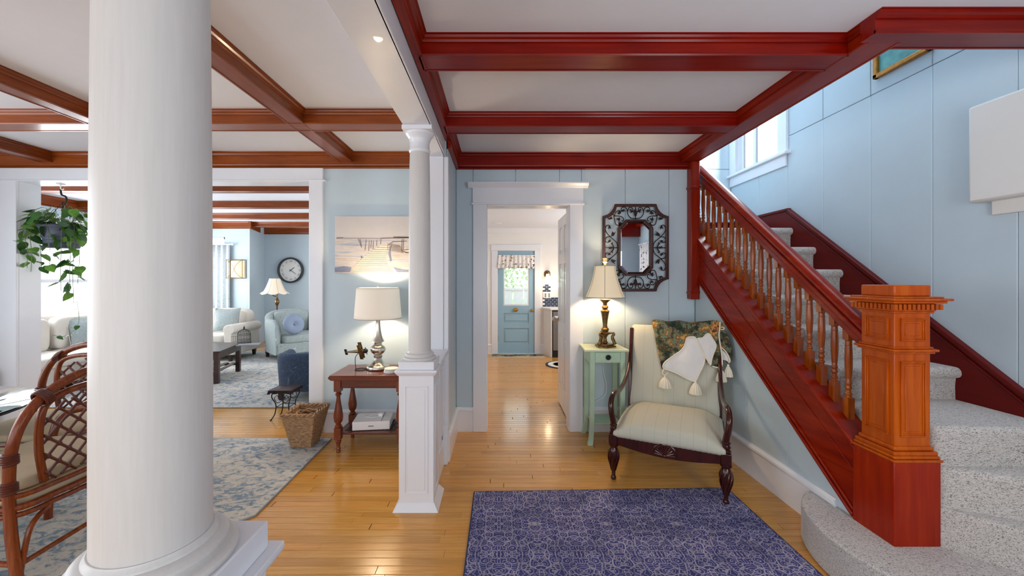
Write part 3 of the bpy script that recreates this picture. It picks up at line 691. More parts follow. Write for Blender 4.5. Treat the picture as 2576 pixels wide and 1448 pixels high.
# open white panelled door
d2 = thing('door_2', 'white six-panel door standing open at the kitchen doorway', 'door', (0.72, 4.36, 0), kind='structure'); del d2['category']
xa, xb, y0, y1 = 0.702, 0.740, 3.955, 4.72
for a, b in ((y0, y0+.11), (y1-.11, y1), ((y0+y1)/2-.05, (y0+y1)/2+.05)): box('stile', 'white_door', xa, xb, a, b, .012, 2.145, d2, bevel=.003)
for z0, z1 in ((.012, .25), (.82, .98), (1.62, 1.74), (2.03, 2.145)): box('rail', 'white_door', xa+.0008, xb-.0008, y0+.1, y1-.1, z0, z1, d2, bevel=.003)
box('core', 'white_door', xa+.010, xb-.010, y0+.05, y1-.05, .1, 2.1, d2)
for z0, z1 in ((.25, .82), (.98, 1.62), (1.74, 2.03)):
    for a, b in ((y0+.11, (y0+y1)/2-.05), ((y0+y1)/2+.05, y1-.11)): box('raised_panel', 'white_door', xa+.003, xb-.003, a+.03, b-.03, z0+.03, z1-.03, d2, bevel=.006)
for s in (-1, 1):
    MB().lathe([(.030, 0), (.030, .006), (.012, .012), (.011, .035), (.024, .042), (.029, .058), (.022, .072), (.004, .076)], n=20, mat=Matrix.Rotation(s*PI/2, 4, 'Y')).xf(Matrix.Translation((xa if s < 0 else xb, y1-.06, 0.985))).build('door_knob', 'nickel', d2)
box('latch_plate', 'nickel', xa+.012, xb-.012, y1-.002, y1+.002, .90, 1.06, d2)

# ------------------------------------------------------------------ stair window, landing
w1 = thing('window_1', 'white framed window high on the landing wall', 'window', (2.74, 4.2, 2.6), kind='structure'); del w1['category']
box('sill', 'white_trim', 2.665, 2.74, 3.70, 4.68, 2.625, 2.655, w1, bevel=.005)
box('apron', 'white_trim', 2.70, 2.72, 3.745, 4.655, 2.52, 2.625, w1, bevel=.004)
box('casing', 'white_trim', 2.695, 2.72, 3.73, 3.85, 2.655, 3.6, w1, bevel=.004)
box('casing', 'white_trim', 2.695, 2.72, 4.54, 4.655, 2.655, 3.6, w1, bevel=.004)
box('casing', 'white_trim', 2.695, 2.72, 3.73, 4.655, 3.55, 3.66, w1, bevel=.004)
box('reveal', 'white_trim', 2.72, 2.83, 3.84, 3.855, 2.655, 3.55, w1); box('reveal', 'white_trim', 2.72, 2.83, 4.535, 4.55, 2.655, 3.55, w1)
box('reveal', 'white_trim', 2.72, 2.84, 3.85, 4.54, 2.64, 2.656, w1)
for a, b, c, d in ((3.855, 3.895, 2.656, 3.55), (4.495, 4.535, 2.656, 3.55), (3.855, 4.535, 2.656, 2.70), (4.28, 4.33, 2.656, 3.55)):
    box('sash', 'white_trim', 2.765, 2.80, a, b, c, d, w1, bevel=.004)
box('pane', 'glass', 2.782, 2.786, 3.87, 4.52, 2.68, 3.55, w1)

# ------------------------------------------------------------------ living room shell
wall_box('wall_living_back', 'wall_blue', -5.62, -0.9, 9.30, 9.42, 0, CZ)
lb = wall_box('wall_living_bay', 'wall_blue', -5.70, -5.24, 8.27, 8.40, 0, CZ)
MB().prism([(-5.185, 8.271), (-5.52, 9.42), (-5.66, 9.42), (-5.325, 8.271)], 'z', 0, CZ).build('wall_section', 'wall_blue', lb)
box('wall_section', 'wall_blue', -6.62, -5.68, 8.275, 8.42, 2.33, CZ, lb); box('wall_section', 'wall_blue', -6.62, -6.5, 8.30, 8.42, 0, CZ, lb)
box('wall_section', 'wall_blue', -6.62, -5.70, 8.30, 8.42, 0, .6, lb)
wll = wall_box('wall_living_left', 'wall_blue', -6.62, -6.5, 3.95, 8.42, 0, .62)
box('wall_section', 'wall_blue', -6.62, -6.5, 3.95, 8.42, 2.25, CZ, wll)
for a, b in ((3.95, 4.4), (7.75, 8.42)): box('wall_section', 'wall_blue', -6.62, -6.5, a, b, .6, 2.3, wll)
wall_box('wall_living_right', 'wall_blue', -1.0, -0.88, 3.95, 9.3, 0, CZ)
wall_box('wall_living_near', 'white_trim', -6.62, -4.57, 3.951, 3.965, 0, CZ)
wall_box('wall_living_door_side', 'wall_blue', -1.785, -0.62, 3.951, 3.965, 0, CZ)
for i, y in enumerate((4.98, 6.12, 7.22, 8.35)):
    beam('ceiling_beam', 'x', -6.5, -1.0, y, y+.12, 'wood_brown')
cornice('trim_10', 'x', -5.56, -1.0, 9.30, -1, 'wood_brown')
cornice('trim_11', 'x', -6.5, -5.185, 8.27, -1, 'wood_brown')
MB().prism([(-5.56, 9.30), (-5.175, 8.22), (-5.13, 8.22), (-5.50, 9.30)], 'z', 2.50, CZ).build('trim_12', 'wood_brown')['kind'] = 'structure'
cornice('trim_13', 'y', 3.96, 8.30, -6.5, 1, 'wood_brown_y')
# living room left windows
w2 = thing('window_2', 'wide bright window behind the cream sofa', 'window', (-6.5, 6.0, .6), kind='structure'); del w2['category']
box('sill', 'white_trim', -6.56, -6.42, 4.35, 7.8, .60, .64, w2, bevel=.004)
box('casing', 'white_trim', -6.5, -6.47, 4.35, 7.8, 2.25, 2.36, w2, bevel=.004)
for y in (4.38, 5.48, 6.60, 7.70): box('mullion', 'white_trim', -6.58, -6.47, y-.05, y+.05, .62, 2.27, w2, bevel=.004)
for y in (4.43, 5.53, 6.65): 
    box('meeting_rail', 'white_trim', -6.56, -6.52, y, y+1.02, 1.40, 1.45, w2)
    box('pane', 'glass', -6.545, -6.541, y, y+1.02, .64, 2.25, w2)
w3 = thing('window_3', 'window behind the pale trellis curtains', 'window', (-6.1, 8.3, .6), kind='structure'); del w3['category']
box('sash', 'white_trim', -6.5, -5.70, 8.33, 8.37, .60, .66, w3); box('sash', 'white_trim', -6.5, -5.70, 8.33, 8.37, 2.29, 2.35, w3); box('sash', 'white_trim', -6.5, -5.70, 8.33, 8.37, 1.44, 1.5, w3)
for x in (-6.5, -5.76): box('sash', 'white_trim', x, x+.06, 8.33, 8.37, .6, 2.35, w3)
box('pane', 'glass', -6.5, -5.7, 8.348, 8.352, .62, 2.33, w3)
# ------------------------------------------------------------------ staircase
NX, NY = 1.97, 1.98            # newel centre
st = thing('staircase', 'grey flecked carpeted staircase rising behind the newel post', 'staircase', (2.3, 2.0, 0))
def Yn(n): return 2.32+0.2655*(n-5)
def Zn(n): return 0.9325+0.1985*(n-5)
for n in range(5, 11):
    y, z = Yn(n), Zn(n); arc = [(y+.032-.032*math.sin(a)-.004, z-.032+.032*math.cos(a)) for a in [k*PI/2/5 for k in range(6)]]
    back = y+.2655+.06 if n < 10 else 4.66
    pr = [(back, z)]+arc+[(y-.003, z-.045), (y+.006, z-.058), (y+.026, z-.066), (y+.030, z-.11), (y+.028, z-.21), (back, z-.21)]
    MB().prism(pr, 'x', 1.992, 2.697).build('step', 'carpet', st, ang=60)
def plan_step(poly, z0, z1, bev=.028):
    return MB().prism(poly, 'z', z0, z1).build('step', 'carpet', st, bevel=bev, seg=4, ang=60)
plan_step([(2.085, 1.90), (2.715, 1.87), (2.715, 2.42), (1.99, 2.42), (1.99, 2.10), (2.085, 2.10)], .45, .742)
plan_step([(2.08, 1.885), (2.715, 1.60), (2.715, 2.0), (2.08, 2.0)], .30, .560)
plan_step([(2.075, 1.875), (2.20, 1.74), (2.40, 1.54), (2.715, 1.36), (2.715, 1.9), (2.075, 1.9)], .12, .375)
ol = smooth([(1.872, 2.385, 0), (1.80, 2.345, 0), (1.70, 2.235, 0), (1.635, 2.08, 0), (1.612, 1.92, 0), (1.635, 1.76, 0), (1.72, 1.61, 0), (1.88, 1.50, 0), (2.2, 1.36, 0), (2.715, 1.05, 0)], 5)
plan_step([(p.x, p.y) for p in ol][::-1]+[(1.872, 2.45), (2.715, 2.45)], 0, .192, .036)

# skirt board up the wall
sk = [(1.95, .70), (1.95, .802), (3.70, 2.102), (4.66, 2.102), (4.66, 1.80), (3.7, 1.75)]
sk = [(1.9, .55), (1.95, .790), (3.71, 2.098), (4.66, 2.098), (4.66, 1.80), (3.7, 1.75), (2.4, .60)]
s1 = MB().prism(sk, 'x', 2.698, 2.722).build('trim_14', 'wood_skirt'); struct(s1); MATX[s1.name] = Matrix.Translation(s1.location)
def sloped_bar(name, mat, x0, x1, ya, za, yb, zb_, t0, t1, parent, bev=.004):
    d = Vector((0, yb-ya, zb_-za)).normalized(); nn = Vector((0, -d.z, d.y))
    pts = []
    for (y, z) in ((ya, za), (yb, zb_)):
        for t in (t0, t1): pts.append((y+nn.y*t, z+nn.z*t))
    return MB().prism([pts[0], pts[2], pts[3], pts[1]], 'x', x0, x1).build(name, mat, parent, bevel=bev)
sloped_bar('cap_moulding', 'wood_skirt', 2.682, 2.722, 1.93, .775, 3.715, 2.100, -.012, .012, s1)
sloped_bar('cap_moulding', 'wood_skirt', 2.690, 2.722, 1.93, .775, 3.715, 2.100, -.040, -.030, s1, .002)
box('cap_moulding', 'wood_skirt', 2.682, 2.722, 3.70, 4.66, 2.088, 2.112, s1, bevel=.004)
struct(box('trim_15', 'wood_skirt', 1.90, 2.70, 4.63, 4.66, 1.90, 2.10, bevel=.004))
MB().prism([(1.90, 2.11), (2.70, 2.11), (2.70, 2.095), (1.90, 2.095)], 'y', 4.61, 4.66).build('trim_16', 'wood_skirt')['kind'] = 'structure'

# railing
SL = 0.754
rl = thing('stair_railing', 'red mahogany stair railing with turned balusters and square newel', 'railing', (1.94, 2.0, 0))
def zc(y): return 0.690+SL*(y-2.205)
def quad(y0, y1, o0, o1): return [(y0, zc(y0)+o0), (y1, zc(y1)+o0), (y1, zc(y1)+o1), (y0, zc(y0)+o1)]
stp = MB().prism(quad(2.09, 3.80, -.400, -.012), 'x', 1.868, 1.915).build('stringer', 'wood_red_y', rl)
MB().prism(quad(2.09, 3.80, -.030, 0.002), 'x', 1.852, 1.99).build('stringer_cap', 'wood_red_y', rl, bevel=.005)
MB().prism(quad(2.09, 3.80, -.045, -.030), 'x', 1.860, 1.92).build('cap_bead', 'wood_red_y', rl, bevel=.004)
MB().prism(quad(2.09, 3.80, -.158, -.152), 'x', 1.863, 1.87).build('face_bead', 'wood_red_y', rl, bevel=.002)
MB().prism(quad(2.09, 3.80, -.372, -.352), 'x', 1.858, 1.87).build('face_bead', 'wood_red_y', rl, bevel=.004)
MB().prism(quad(2.09, 3.80, -.403, -.380), 'x', 1.852, 1.87).build('lower_moulding', 'wood_red_y', rl, bevel=.005)
def zr(y): return 1.190+0.757*(y-2.24)
def rquad(y0, y1, o0, o1): return [(y0, zr(y0)+o0), (y1, zr(y1)+o0), (y1, zr(y1)+o1), (y0, zr(y0)+o1)]
MB().prism(rquad(2.05, 3.84, 0, .045), 'x', 1.915, 1.965).build('sub_rail', 'wood_red_y', rl, bevel=.004)
MB().prism(rquad(2.05, 3.84, .045, .085), 'x', 1.908, 1.972).build('rail_fillet', 'wood_red_y', rl, bevel=.006)
d = Vector((0, 1, .757)).normalized(); n_ = Vector((0, -d.z, d.y))
def railfn(u, v):
    y = 2.05+v*(3.84-2.05); a = 2*PI*u; c = Vector((1.94, y, zr(y)+.118))
    return c+Vector((1, 0, 0))*(.042*math.cos(a)*(1 if math.sin(a) > 0 else .95))+n_*(.030*math.sin(a))
MB().grid(16, 2, railfn, True).build('handrail', 'wood_red_y', rl, ang=60)
# baluster
prof = [(0.011, .000), (.011, .004)]
def baluster_parts(h):
    m = MB(); b = .0185
    m.box(-b, b, -b, b, -0.02, .105)
    pr = [(.0175, .105), (.013, .112), (.013, .118), (.0165, .123), (.0165, .130), (.012, .136), (.0105, .146), (.015, .154), (.0165, .160), (.013, .168), (.0125, .176), (.016, .182), (.016, .188), (.0125, .195),
          (.0145, .22), (.0175, .27), (.0185, .31), (.0175, .36), (.0145, .44), (.0125, .50), (.0115, h-.135), (.015, h-.128), (.015, h-.120), (.0115, h-.113), (.014, h-.106), (.0155, h-.098), (.013, h-.090), (.0165, h-.082), (.0165, h-.074), (.013, h-.066), (.0155, h-.058), (.017, h-.052)]
    m.lathe(pr, n=12)
    m.box(-b, b, -b, b, h-.052, h+.02)
    return m
hbal = zr(3.0)-zc(3.0)
proto = None
for k in range(19):
    y = 2.205+k*(3.865-2.205)/18
    if proto is None:
        o = baluster_parts(hbal).build('baluster', 'wood_baluster', rl, local=True, ang=50); proto = o
    else:
        o = proto.copy(); C.objects.link(o); o.parent = rl
    o.location = (1.94-1.94, y-2.0, zc(y))
# hanging half post at the top
box('top_post', 'wood_red_z', 1.797, 1.880, 3.715, 3.80, 1.262, 2.556, rl, bevel=.006)
box('post_collar', 'wood_red_z', 1.789, 1.886, 3.707, 3.80, 1.318, 1.334, rl, bevel=.005); box('post_collar', 'wood_red_z', 1.789, 1.886, 3.707, 3.80, 2.30, 2.325, rl, bevel=.005)
box('stringer_end', 'wood_red_z', 1.858, 1.90, 3.74, 3.80, 1.49, 1.95, rl, bevel=.004)
# newel post
NP = box('newel_post', 'wood_newel', NX-.086, NX+.086, NY-.086, NY+.086, .60, 1.31, rl, bevel=.003)
def sq(name, w0, z0, z1, mat='wood_newel', bev=.003): return box(name, mat, NX-w0, NX+w0, NY-w0, NY+w0, z0, z1, NP, bevel=bev)
sq('newel_base', .110, .190, .588, 'wood_newel_base')
sq('base_moulding', .116, .588, .600); sq('base_moulding', .110, .600, .616, bev=.006); sq('base_moulding', .104, .616, .634); sq('base_moulding', .096, .634, .656, bev=.007)
sq('middle_moulding', .098, 1.096, 1.106); sq('middle_moulding', .108, 1.106, 1.118, bev=.004); sq('middle_moulding', .094, 1.118, 1.128)
sq('neck_moulding', .096, 1.288, 1.298)
sq('cap_bed', .100, 1.298, 1.334)
sq('cap_shelf', .126, 1.336, 1.348, bev=.004); sq('cap_shelf', .140, 1.348, 1.360, bev=.004); sq('cap_shelf', .118, 1.360, 1.368, bev=.003)
sq('top_block', .088, 1.368, 1.422, bev=.006)
dm = MB()
for side in range(4):
    R = Matrix.Translation((NX, NY, 0)) @ Matrix.Rotation(side*PI/2, 4, 'Z')
    q = MB()
    for k in range(11): x = -.108+k*.0216; q.box(x-.0065, x+.0065, -.116, -.098, 1.306, 1.332)
    q.xf(R); dm.add(q.v, q.f)
dm.build('dentil_row', 'wood_newel', NP)
for side in range(4):
    R = Matrix.Translation((NX, NY, 0)) @ Matrix.Rotation(side*PI/2, 4, 'Z')
    for z0, z1 in ((1.155, 1.265), (.70, 1.06)):
        q = MB(); a = .060
        for r0, r1, dd in ((0, .007, .009), (.007, .014, .005)):
            A = a-r0; B = a-r1; y0 = -.086-dd
            q.box(-A, A, y0, -.084, z0+r0, z0+r1); q.box(-A, A, y0, -.084, z1-r1, z1-r0)
            q.box(-A, -B, y0, -.084, z0+r1, z1-r1); q.box(B, A, y0, -.084, z0+r1, z1-r1)
        q.xf(R).build('panel_frame', 'wood_newel', NP, bevel=.0015, seg=1)
        q = MB().box(-.036, .036, -.0885, -.084, z0+.024, z1-.024); q.xf(R).build('panel_field', 'wood_newel', NP, bevel=.002, seg=1)

# white blind box on the right wall and the gilt picture above it
sb = thing('shade_box', 'large white shade box on the blue stair wall', 'shade box', (2.72, 1.75, 1.8))
box('box_face', 'shade_box', 2.655, 2.70, 1.20, 2.225, 1.895, 2.40, sb, bevel=.012)
box('box_side', 'shade_box', 2.64, 2.72, 1.19, 2.24, 1.875, 2.415, sb, bevel=.014)
box('lower_board', 'shade_box', 2.70, 2.722, 1.22, 2.18, 1.80, 1.878, sb, bevel=.004)
pf = thing('wall_picture', 'gilt framed sea picture high over the stairs', 'picture', (2.70, 2.67, 2.89))
for a, b, c, dd in ((2.475, 2.865, 2.885, 2.918), (2.475, 2.865, 3.30, 3.335), (2.475, 2.51, 2.885, 3.335), (2.83, 2.865, 2.885, 3.335)): box('frame', 'gilt', 2.69, 2.72, a, b, c, dd, pf, bevel=.006)
box('canvas', 'picture_teal', 2.708, 2.716, 2.51, 2.83, 2.918, 3.30, pf)
m = MB(); m.prism([(2.83, 3.30), (2.83, 3.12), (2.78, 3.08), (2.73, 3.10), (2.71, 3.16), (2.64, 3.20), (2.60, 3.30)], 'x', 2.705, 2.709); m.build('painted_rock', 'picture_dark', pf)

# ------------------------------------------------------------------ rugs
def rug(name, label, mat, edge, poly, z0=0.0, z1=0.012, group=None):
    c = Vector((sum(p[0] for p in poly)/len(poly), sum(p[1] for p in poly)/len(poly), 0))
    t = thing(name, label, 'rug', c)
    MB().prism(poly, 'z', z0+.0005, z1).build('pile', mat, t, bevel=.003, seg=2)
    pl = [Vector((p[0], p[1], z1*0.5+.001)) for p in poly]
    MB().tube(pl, z1*.52, 6, closed=True).build('bound_edge', edge, t)
    return t
rug('area_rug', 'indigo hall rug with cream line pattern under the chair leg', 'rug_indigo', 'navy_cloth', [(-.18, .1), (1.575, .1), (1.572, 2.745), (-.165, 2.695)])
rug('area_rug', 'blue and cream distressed rug behind the big column, by the basket', 'rug_cream', 'rug_edge_grey', [(-1.56, 2.36), (-1.49, 2.43), (-1.515, 3.60), (-4.5, 3.60), (-4.5, 1.0), (-3.1, 1.2)])
rug('area_rug', 'pale blue and cream rug under the coffee table', 'rug_cream', 'rug_edge_grey', [(-5.6, 4.47), (-1.7, 4.47), (-1.7, 8.0), (-5.6, 8.0)])

# ------------------------------------------------------------------ wall mirror
mc = Vector((1.292, 3.80, 1.748))
mr = thing('wall_mirror', 'octagonal wall mirror in a dark scrolled iron frame', 'mirror', mc)
def oct_pts(hw_, hh, cut, concave=0, n=6):
    pts = []
    for sx_, sz_, flip in ((1, 1, 0), (1, -1, 1), (-1, -1, 0), (-1, 1, 1)):
        A = Vector((sx_*(hw_-cut), 0, sz_*hh)); B = Vector((sx_*hw_, 0, sz_*(hh-cut)))
        ctr = Vector((sx_*hw_, 0, sz_*hh)); seg = []
        for k in range(n+1):
            t = k/n; p = A.lerp(B, t)
            p += (Vector((sx_*(hw_), 0, sz_*(hh)))-p).normalized()*(-concave*math.sin(PI*t)) if concave else Vector((0, 0, 0))
            seg.append(p)
        if flip: seg.reverse()
        pts += seg
    return pts
def ring(outer, inner, y0, y1):
    n = len(outer); vs = []
    for p in outer: vs += [(p.x, y0, p.z), (p.x, y1, p.z)]
    for p in inner: vs += [(p.x, y0, p.z), (p.x, y1, p.z)]
    fs = []
    for i in range(n):
        j = (i+1) % n; a, b = 2*i, 2*j; c, d_ = 2*n+2*i, 2*n+2*j
        fs += [(a, b, d_, c), (a+1, c+1, d_+1, b+1), (a, a+1, b+1, b), (c, d_, d_+1, c+1)]
    return vs, fs
HW, HH = .312, .413
m = MB(); m.add(*ring(oct_pts(HW, HH, .115, .028), oct_pts(HW-.026, HH-.026, .108, .028), -.052, -.028)); m.build('outer_frame', 'mirror_frame', mr, local=True, bevel=.006)
m = MB(); m.add(*ring(oct_pts(.165, .266, .075), oct_pts(.146, .247, .068), -.056, -.012)); m.build('inner_frame', 'mirror_frame', mr, local=True, bevel=.005)
m = MB(); o1 = oct_pts(.148, .249, .069); m.add([(p.x, -.034, p.z) for p in oct_pts(.128, .229, .060)]+[(p.x, -.026, p.z) for p in o1], [tuple(range(len(o1)))]+[(i, (i+1) % len(o1), len(o1)+(i+1) % len(o1), len(o1)+i) for i in range(len(o1))]); m.build('mirror_glass', 'mirror_glass', mr, local=True, ang=1)
box('backing', 'iron', 1.292-.15, 1.292+.15, 3.785, 3.80, 1.748-.24, 1.748+.24, mr)
def spiral(c, r0, a0, turns, rend=.2, n=18, sgn=1):
    pts = []
    for k in range(n+1):
        t = k/n; a = a0+sgn*turns*2*PI*t; r = r0*(1-(1-rend)*t); pts.append(Vector((c[0]+r*math.cos(a), -.040, c[1]+r*math.sin(a))))
    return pts
def leafblob(m, x, z, a, L=.030, w=.012):
    d = Vector((math.cos(a), 0, math.sin(a))); q = Vector((-math.sin(a), 0, math.cos(a))); c = Vector((x, -.042, z))
    pts = [c-d*L*.4, c+q*w*.8+d*L*.1, c+q*w*1.3+d*L*.55, c+d*L*.5, c+d*L*1.0, c+d*L*.45-q*w*.6, c-q*w*.7]
    n = len(pts); m.add([p+Vector((0, -.004, 0)) for p in pts]+[p+Vector((0, .004, 0)) for p in pts], [tuple(range(n)), tuple(range(n, 2*n))[::-1]]+[(i, (i+1) % n, n+(i+1) % n, n+i) for i in range(n)])
def curl(m, path, sx_=1, sz_=1, off=(0, 0), rot=0, r=.0042):
    m.tube(smooth([Vector((off[0]+(p[0]*math.cos(rot)-p[1]*math.sin(rot))*sx_, -.040, off[1]+(p[0]*math.sin(rot)+p[1]*math.cos(rot))*sz_)) for p in path], 5), r, 6)
for sz_ in (1, -1):            # top and bottom scrolls
    m = MB()
    for sx_ in (1, -1):
        curl(m, [(0.004, .275), (.045, .282), (.072, .315), (.074, .350), (.058, .378), (.034, .378), (.026, .358), (.036, .346), (.046, .352)], sx_, sz_)
        curl(m, [(.076, .330), (.082, .364), (.105, .384), (.130, .376), (.136, .352), (.122, .342)], sx_, sz_)
        curl(m, [(.200, .300), (.186, .335), (.160, .352), (.142, .340), (.146, .322), (.160, .318)], sx_, sz_)
        curl(m, [(.200, .300), (.155, .300), (.122, .286), (.112, .262), (.130, .250)], sx_, sz_)
        curl(m, [(.205, .312), (.200, .270), (.186, .222), (.160, .212), (.142, .226), (.148, .244), (.164, .240)], sx_, sz_)
        leafblob(m, sx_*.045, sz_*.352, PI/2 if sx_ > 0 else PI/2, .022, .010)
        leafblob(m, sx_*.124, sz_*.350, PI if sx_ > 0 else 0, .034, .014); leafblob(m, sx_*.160, sz_*.325, PI*.8 if sx_ > 0 else PI*.2, .034, .014)
        leafblob(m, sx_*.158, sz_*.262, PI/2, .032, .017)
        curl(m, [(.004, .300), (.014, .338), (.036, .344), (.042, .330)], sx_, sz_, r=.006)
    m.tube([(0, -.040, sz_*.262), (0, -.040, sz_*.392)], .0045, 6); leafblob(m, 0, sz_*.33, sz_*PI/2, .055, .012)
    m.build('iron_scrolls', 'iron', mr, local=True)
for sx_ in (1, -1):
    m = MB()
    for sz_ in (1, -1):
        curl(m, [(.166, .004), (.180, .050), (.232, .098), (.272, .140), (.286, .180), (.270, .212), (.244, .208), (.240, .190)], sx_, sz_)
        curl(m, [(.232, .098), (.262, .104), (.284, .086), (.284, .060), (.262, .048), (.246, .058)], sx_, sz_)
        curl(m, [(.206, .312), (.236, .318), (.258, .300), (.256, .276), (.238, .268)], sx_, sz_)
        leafblob(m, sx_*.218, sz_*.120, sz_*PI*.72 if sx_ > 0 else sz_*PI*.28, .046, .018)
        leafblob(m, sx_*.246, sz_*.200, -sz_*PI*.6, .032, .014); leafblob(m, sx_*.252, sz_*.062, PI if sx_ > 0 else 0, .028, .014)
        leafblob(m, sx_*.240, sz_*.278, PI if sx_ > 0 else 0, .030, .014)
        curl(m, [(.205, .004), (.214, .024), (.226, .040), (.214, .048)], sx_, sz_, r=.006)
    m.tube([(sx_*.165, -.040, 0), (sx_*.288, -.040, 0)], .0045, 6); leafblob(m, sx_*.220, 0, 0 if sx_ > 0 else PI, .060, .012)
    m.build('iron_scrolls', 'iron', mr, local=True)

# ------------------------------------------------------------------ green side table, lamp
gt = thing('side_table', 'tall narrow mint green side table with one small drawer', 'table', (.955, 3.60, 0))
MB().prism([(.745, 3.455), (1.135, 3.455), (1.12, 3.775), (.765, 3.775)], 'z', .818, .838).build('table_top', 'sage_top', gt, bevel=.005)
box('apron', 'sage', .80, 1.11, 3.492, 3.75, .715, .818, gt, bevel=.002)
dr = box('drawer', 'sage', .845, 1.066, 3.484, 3.60, .722, .808, gt, bevel=.004)
MB().lathe([(.009, 0), (.009, .008), (.021, .012), (.023, .020), (.016, .027), (.010, .024), (.003, .028)], n=16, mat=Matrix.Rotation(PI/2, 4, 'X')).xf(Matrix.Translation((.955, 3.484, .768))).build('knob', 'knob_black', dr)
def taperleg(x, y, sxx, syy):
    m = MB(); path = [(0, .818, .021), (0, .70, .021), (.002, .3, .019), (.004, .12, .018), (.014, .04, .019), (.024, 0, .021)]
    vs = []; fs = []
    for (o_, z, w_) in path:
        cx_, cy_ = x+sxx*o_, y+syy*o_; vs += [(cx_-w_, cy_-w_, z), (cx_+w_, cy_-w_, z), (cx_+w_, cy_+w_, z), (cx_-w_, cy_+w_, z)]
    for i in range(len(path)-1):
        for k in range(4): fs.append((4*i+k, 4*i+(k+1) % 4, 4*i+4+(k+1) % 4, 4*i+4+k))
    fs += [(0, 1, 2, 3), tuple(range(4*len(path)-4, 4*len(path)))]
    m.add(vs, fs).build('leg', 'sage', gt, bevel=.002, ang=50)
for x, sx_ in ((.822, -1), (1.088, 1)):
    for y, sy_ in ((3.507, -1), (3.735, 1)): taperleg(x, y, sx_, sy_)
box('lower_shelf', 'sage', .83, 1.08, 3.51, 3.74, .165, .182, gt, bevel=.003)
lx, ly = .965, 3.615
lp = thing('table_lamp', 'ornate bronze tripod lamp with cream bell shade on the green table', 'lamp', (lx, ly, .838))
m = MB(); m.prism([(lx+.098*math.cos(a), ly+.098*math.sin(a)) for a in [PI/6+k*PI/3+(.12 if k % 2 else -.12) for k in range(6)]], 'z', .838, .852)
m.prism([(lx+.078*math.cos(a), ly+.078*math.sin(a)) for a in [PI/6+k*PI/3+(.12 if k % 2 else -.12) for k in range(6)]], 'z', .852, .866); m.build('plinth', 'brass_dark', lp, bevel=.003)
for k in range(3):
    a = -PI/2+PI/3+k*2*PI/3+.2; dx, dy = math.cos(a), math.sin(a)
    pts = smooth([(lx+dx*r, ly+dy*r, z) for r, z in ((.082, .866), (.078, .89), (.066, .915), (.066, .935), (.078, .95), (.070, .965), (.045, .962), (.02, .952))], 4)
    MB().tube(pts, [.015-.008*abs(i/len(pts)-.2) for i in range(len(pts))], 8).ball((lx+dx*.085, ly+dy*.085, .872), .018, .018, .012).build('lion_leg', 'brass_dark', lp)
MB().lathe([(.012, .866), (.030, .875), (.018, .89), (.014, .92), (.028, .945), (.038, .955), (.040, .966), (.026, .975), (.032, .988), (.036, 1.000), (.022, 1.012), (.019, 1.03), (.024, 1.08), (.032, 1.13), (.037, 1.152), (.040, 1.162), (.030, 1.170), (.020, 1.180), (.030, 1.192), (.027, 1.204), (.018, 1.214), (.020, 1.235), (.038, 1.252), (.052, 1.266), (.046, 1.272), (.020, 1.275)],
           (lx, ly, 0), 24, sq=lambda a: 1+.04*math.cos(12*a)).build('stem', 'brass_dark', lp, ang=40)
def bell(u, v, top=.094, bot=.178, z0=1.285, z1=1.572, n=6, cx_=lx, cy_=ly):
    a = 2*PI*u; t = v; r = bot+(top-bot)*(1-(1-t)**1.6); k = (a*n/(2*PI)) % 1; r *= (1-.035*math.sin(PI*k))
    return Vector((cx_+r*math.cos(a+.25), cy_+r*math.sin(a+.25), z0+(z1-z0)*t))
sh = MB().grid(48, 12, bell, True).build('lamp_shade', 'shade_warm', lp, solid=.003, ang=70)
m = MB()
for k in range(6): m.tube([bell(k/6, v/10)*1.0 for v in range(11)], .0035, 5)
m.tube([bell(k/48, 0) for k in range(48)], .004, 5, closed=True); m.tube([bell(k/48, 1) for k in range(48)], .004, 5, closed=True); m.build('shade_piping', 'shade_rib', lp)
MB().lathe([(.008, 1.568), (.012, 1.58), (.008, 1.59), (.020, 1.605), (.014, 1.625), (.020, 1.640), (.006, 1.645)], (lx, ly, 0), 16, sq=lambda a: 1+.15*math.cos(4*a)).build('finial', 'finial', lp)
bulb('lamp_bulb_hall', (lx, ly, 1.40), 14)
cdp = smooth([(.985, 3.74, .84), (1.0, 3.782, .78), (.99, 3.78, .60), (1.02, 3.77, .45), (1.0, 3.76, .35), (.90, 3.77, .28), (.87, 3.785, .22), (.87, 3.79, .10)], 6)
tag(MB().tube(cdp, .0032, 6).build('lamp_cord', 'paper_white'), 'thin lamp cord hanging behind the green table', 'cord')

# ------------------------------------------------------------------ upholstered armchair
OX, OY = .832, 2.885; cu = Vector((.889, -.458, 0)); cb_ = Vector((.458, .889, 0)); rzc = math.atan2(-.458, .889)
ac = thing('armchair', 'low dark mahogany armchair with striped sage upholstery by the stairs', 'chair', (OX, OY, 0), rzc)
CWd = .71; CD = .64
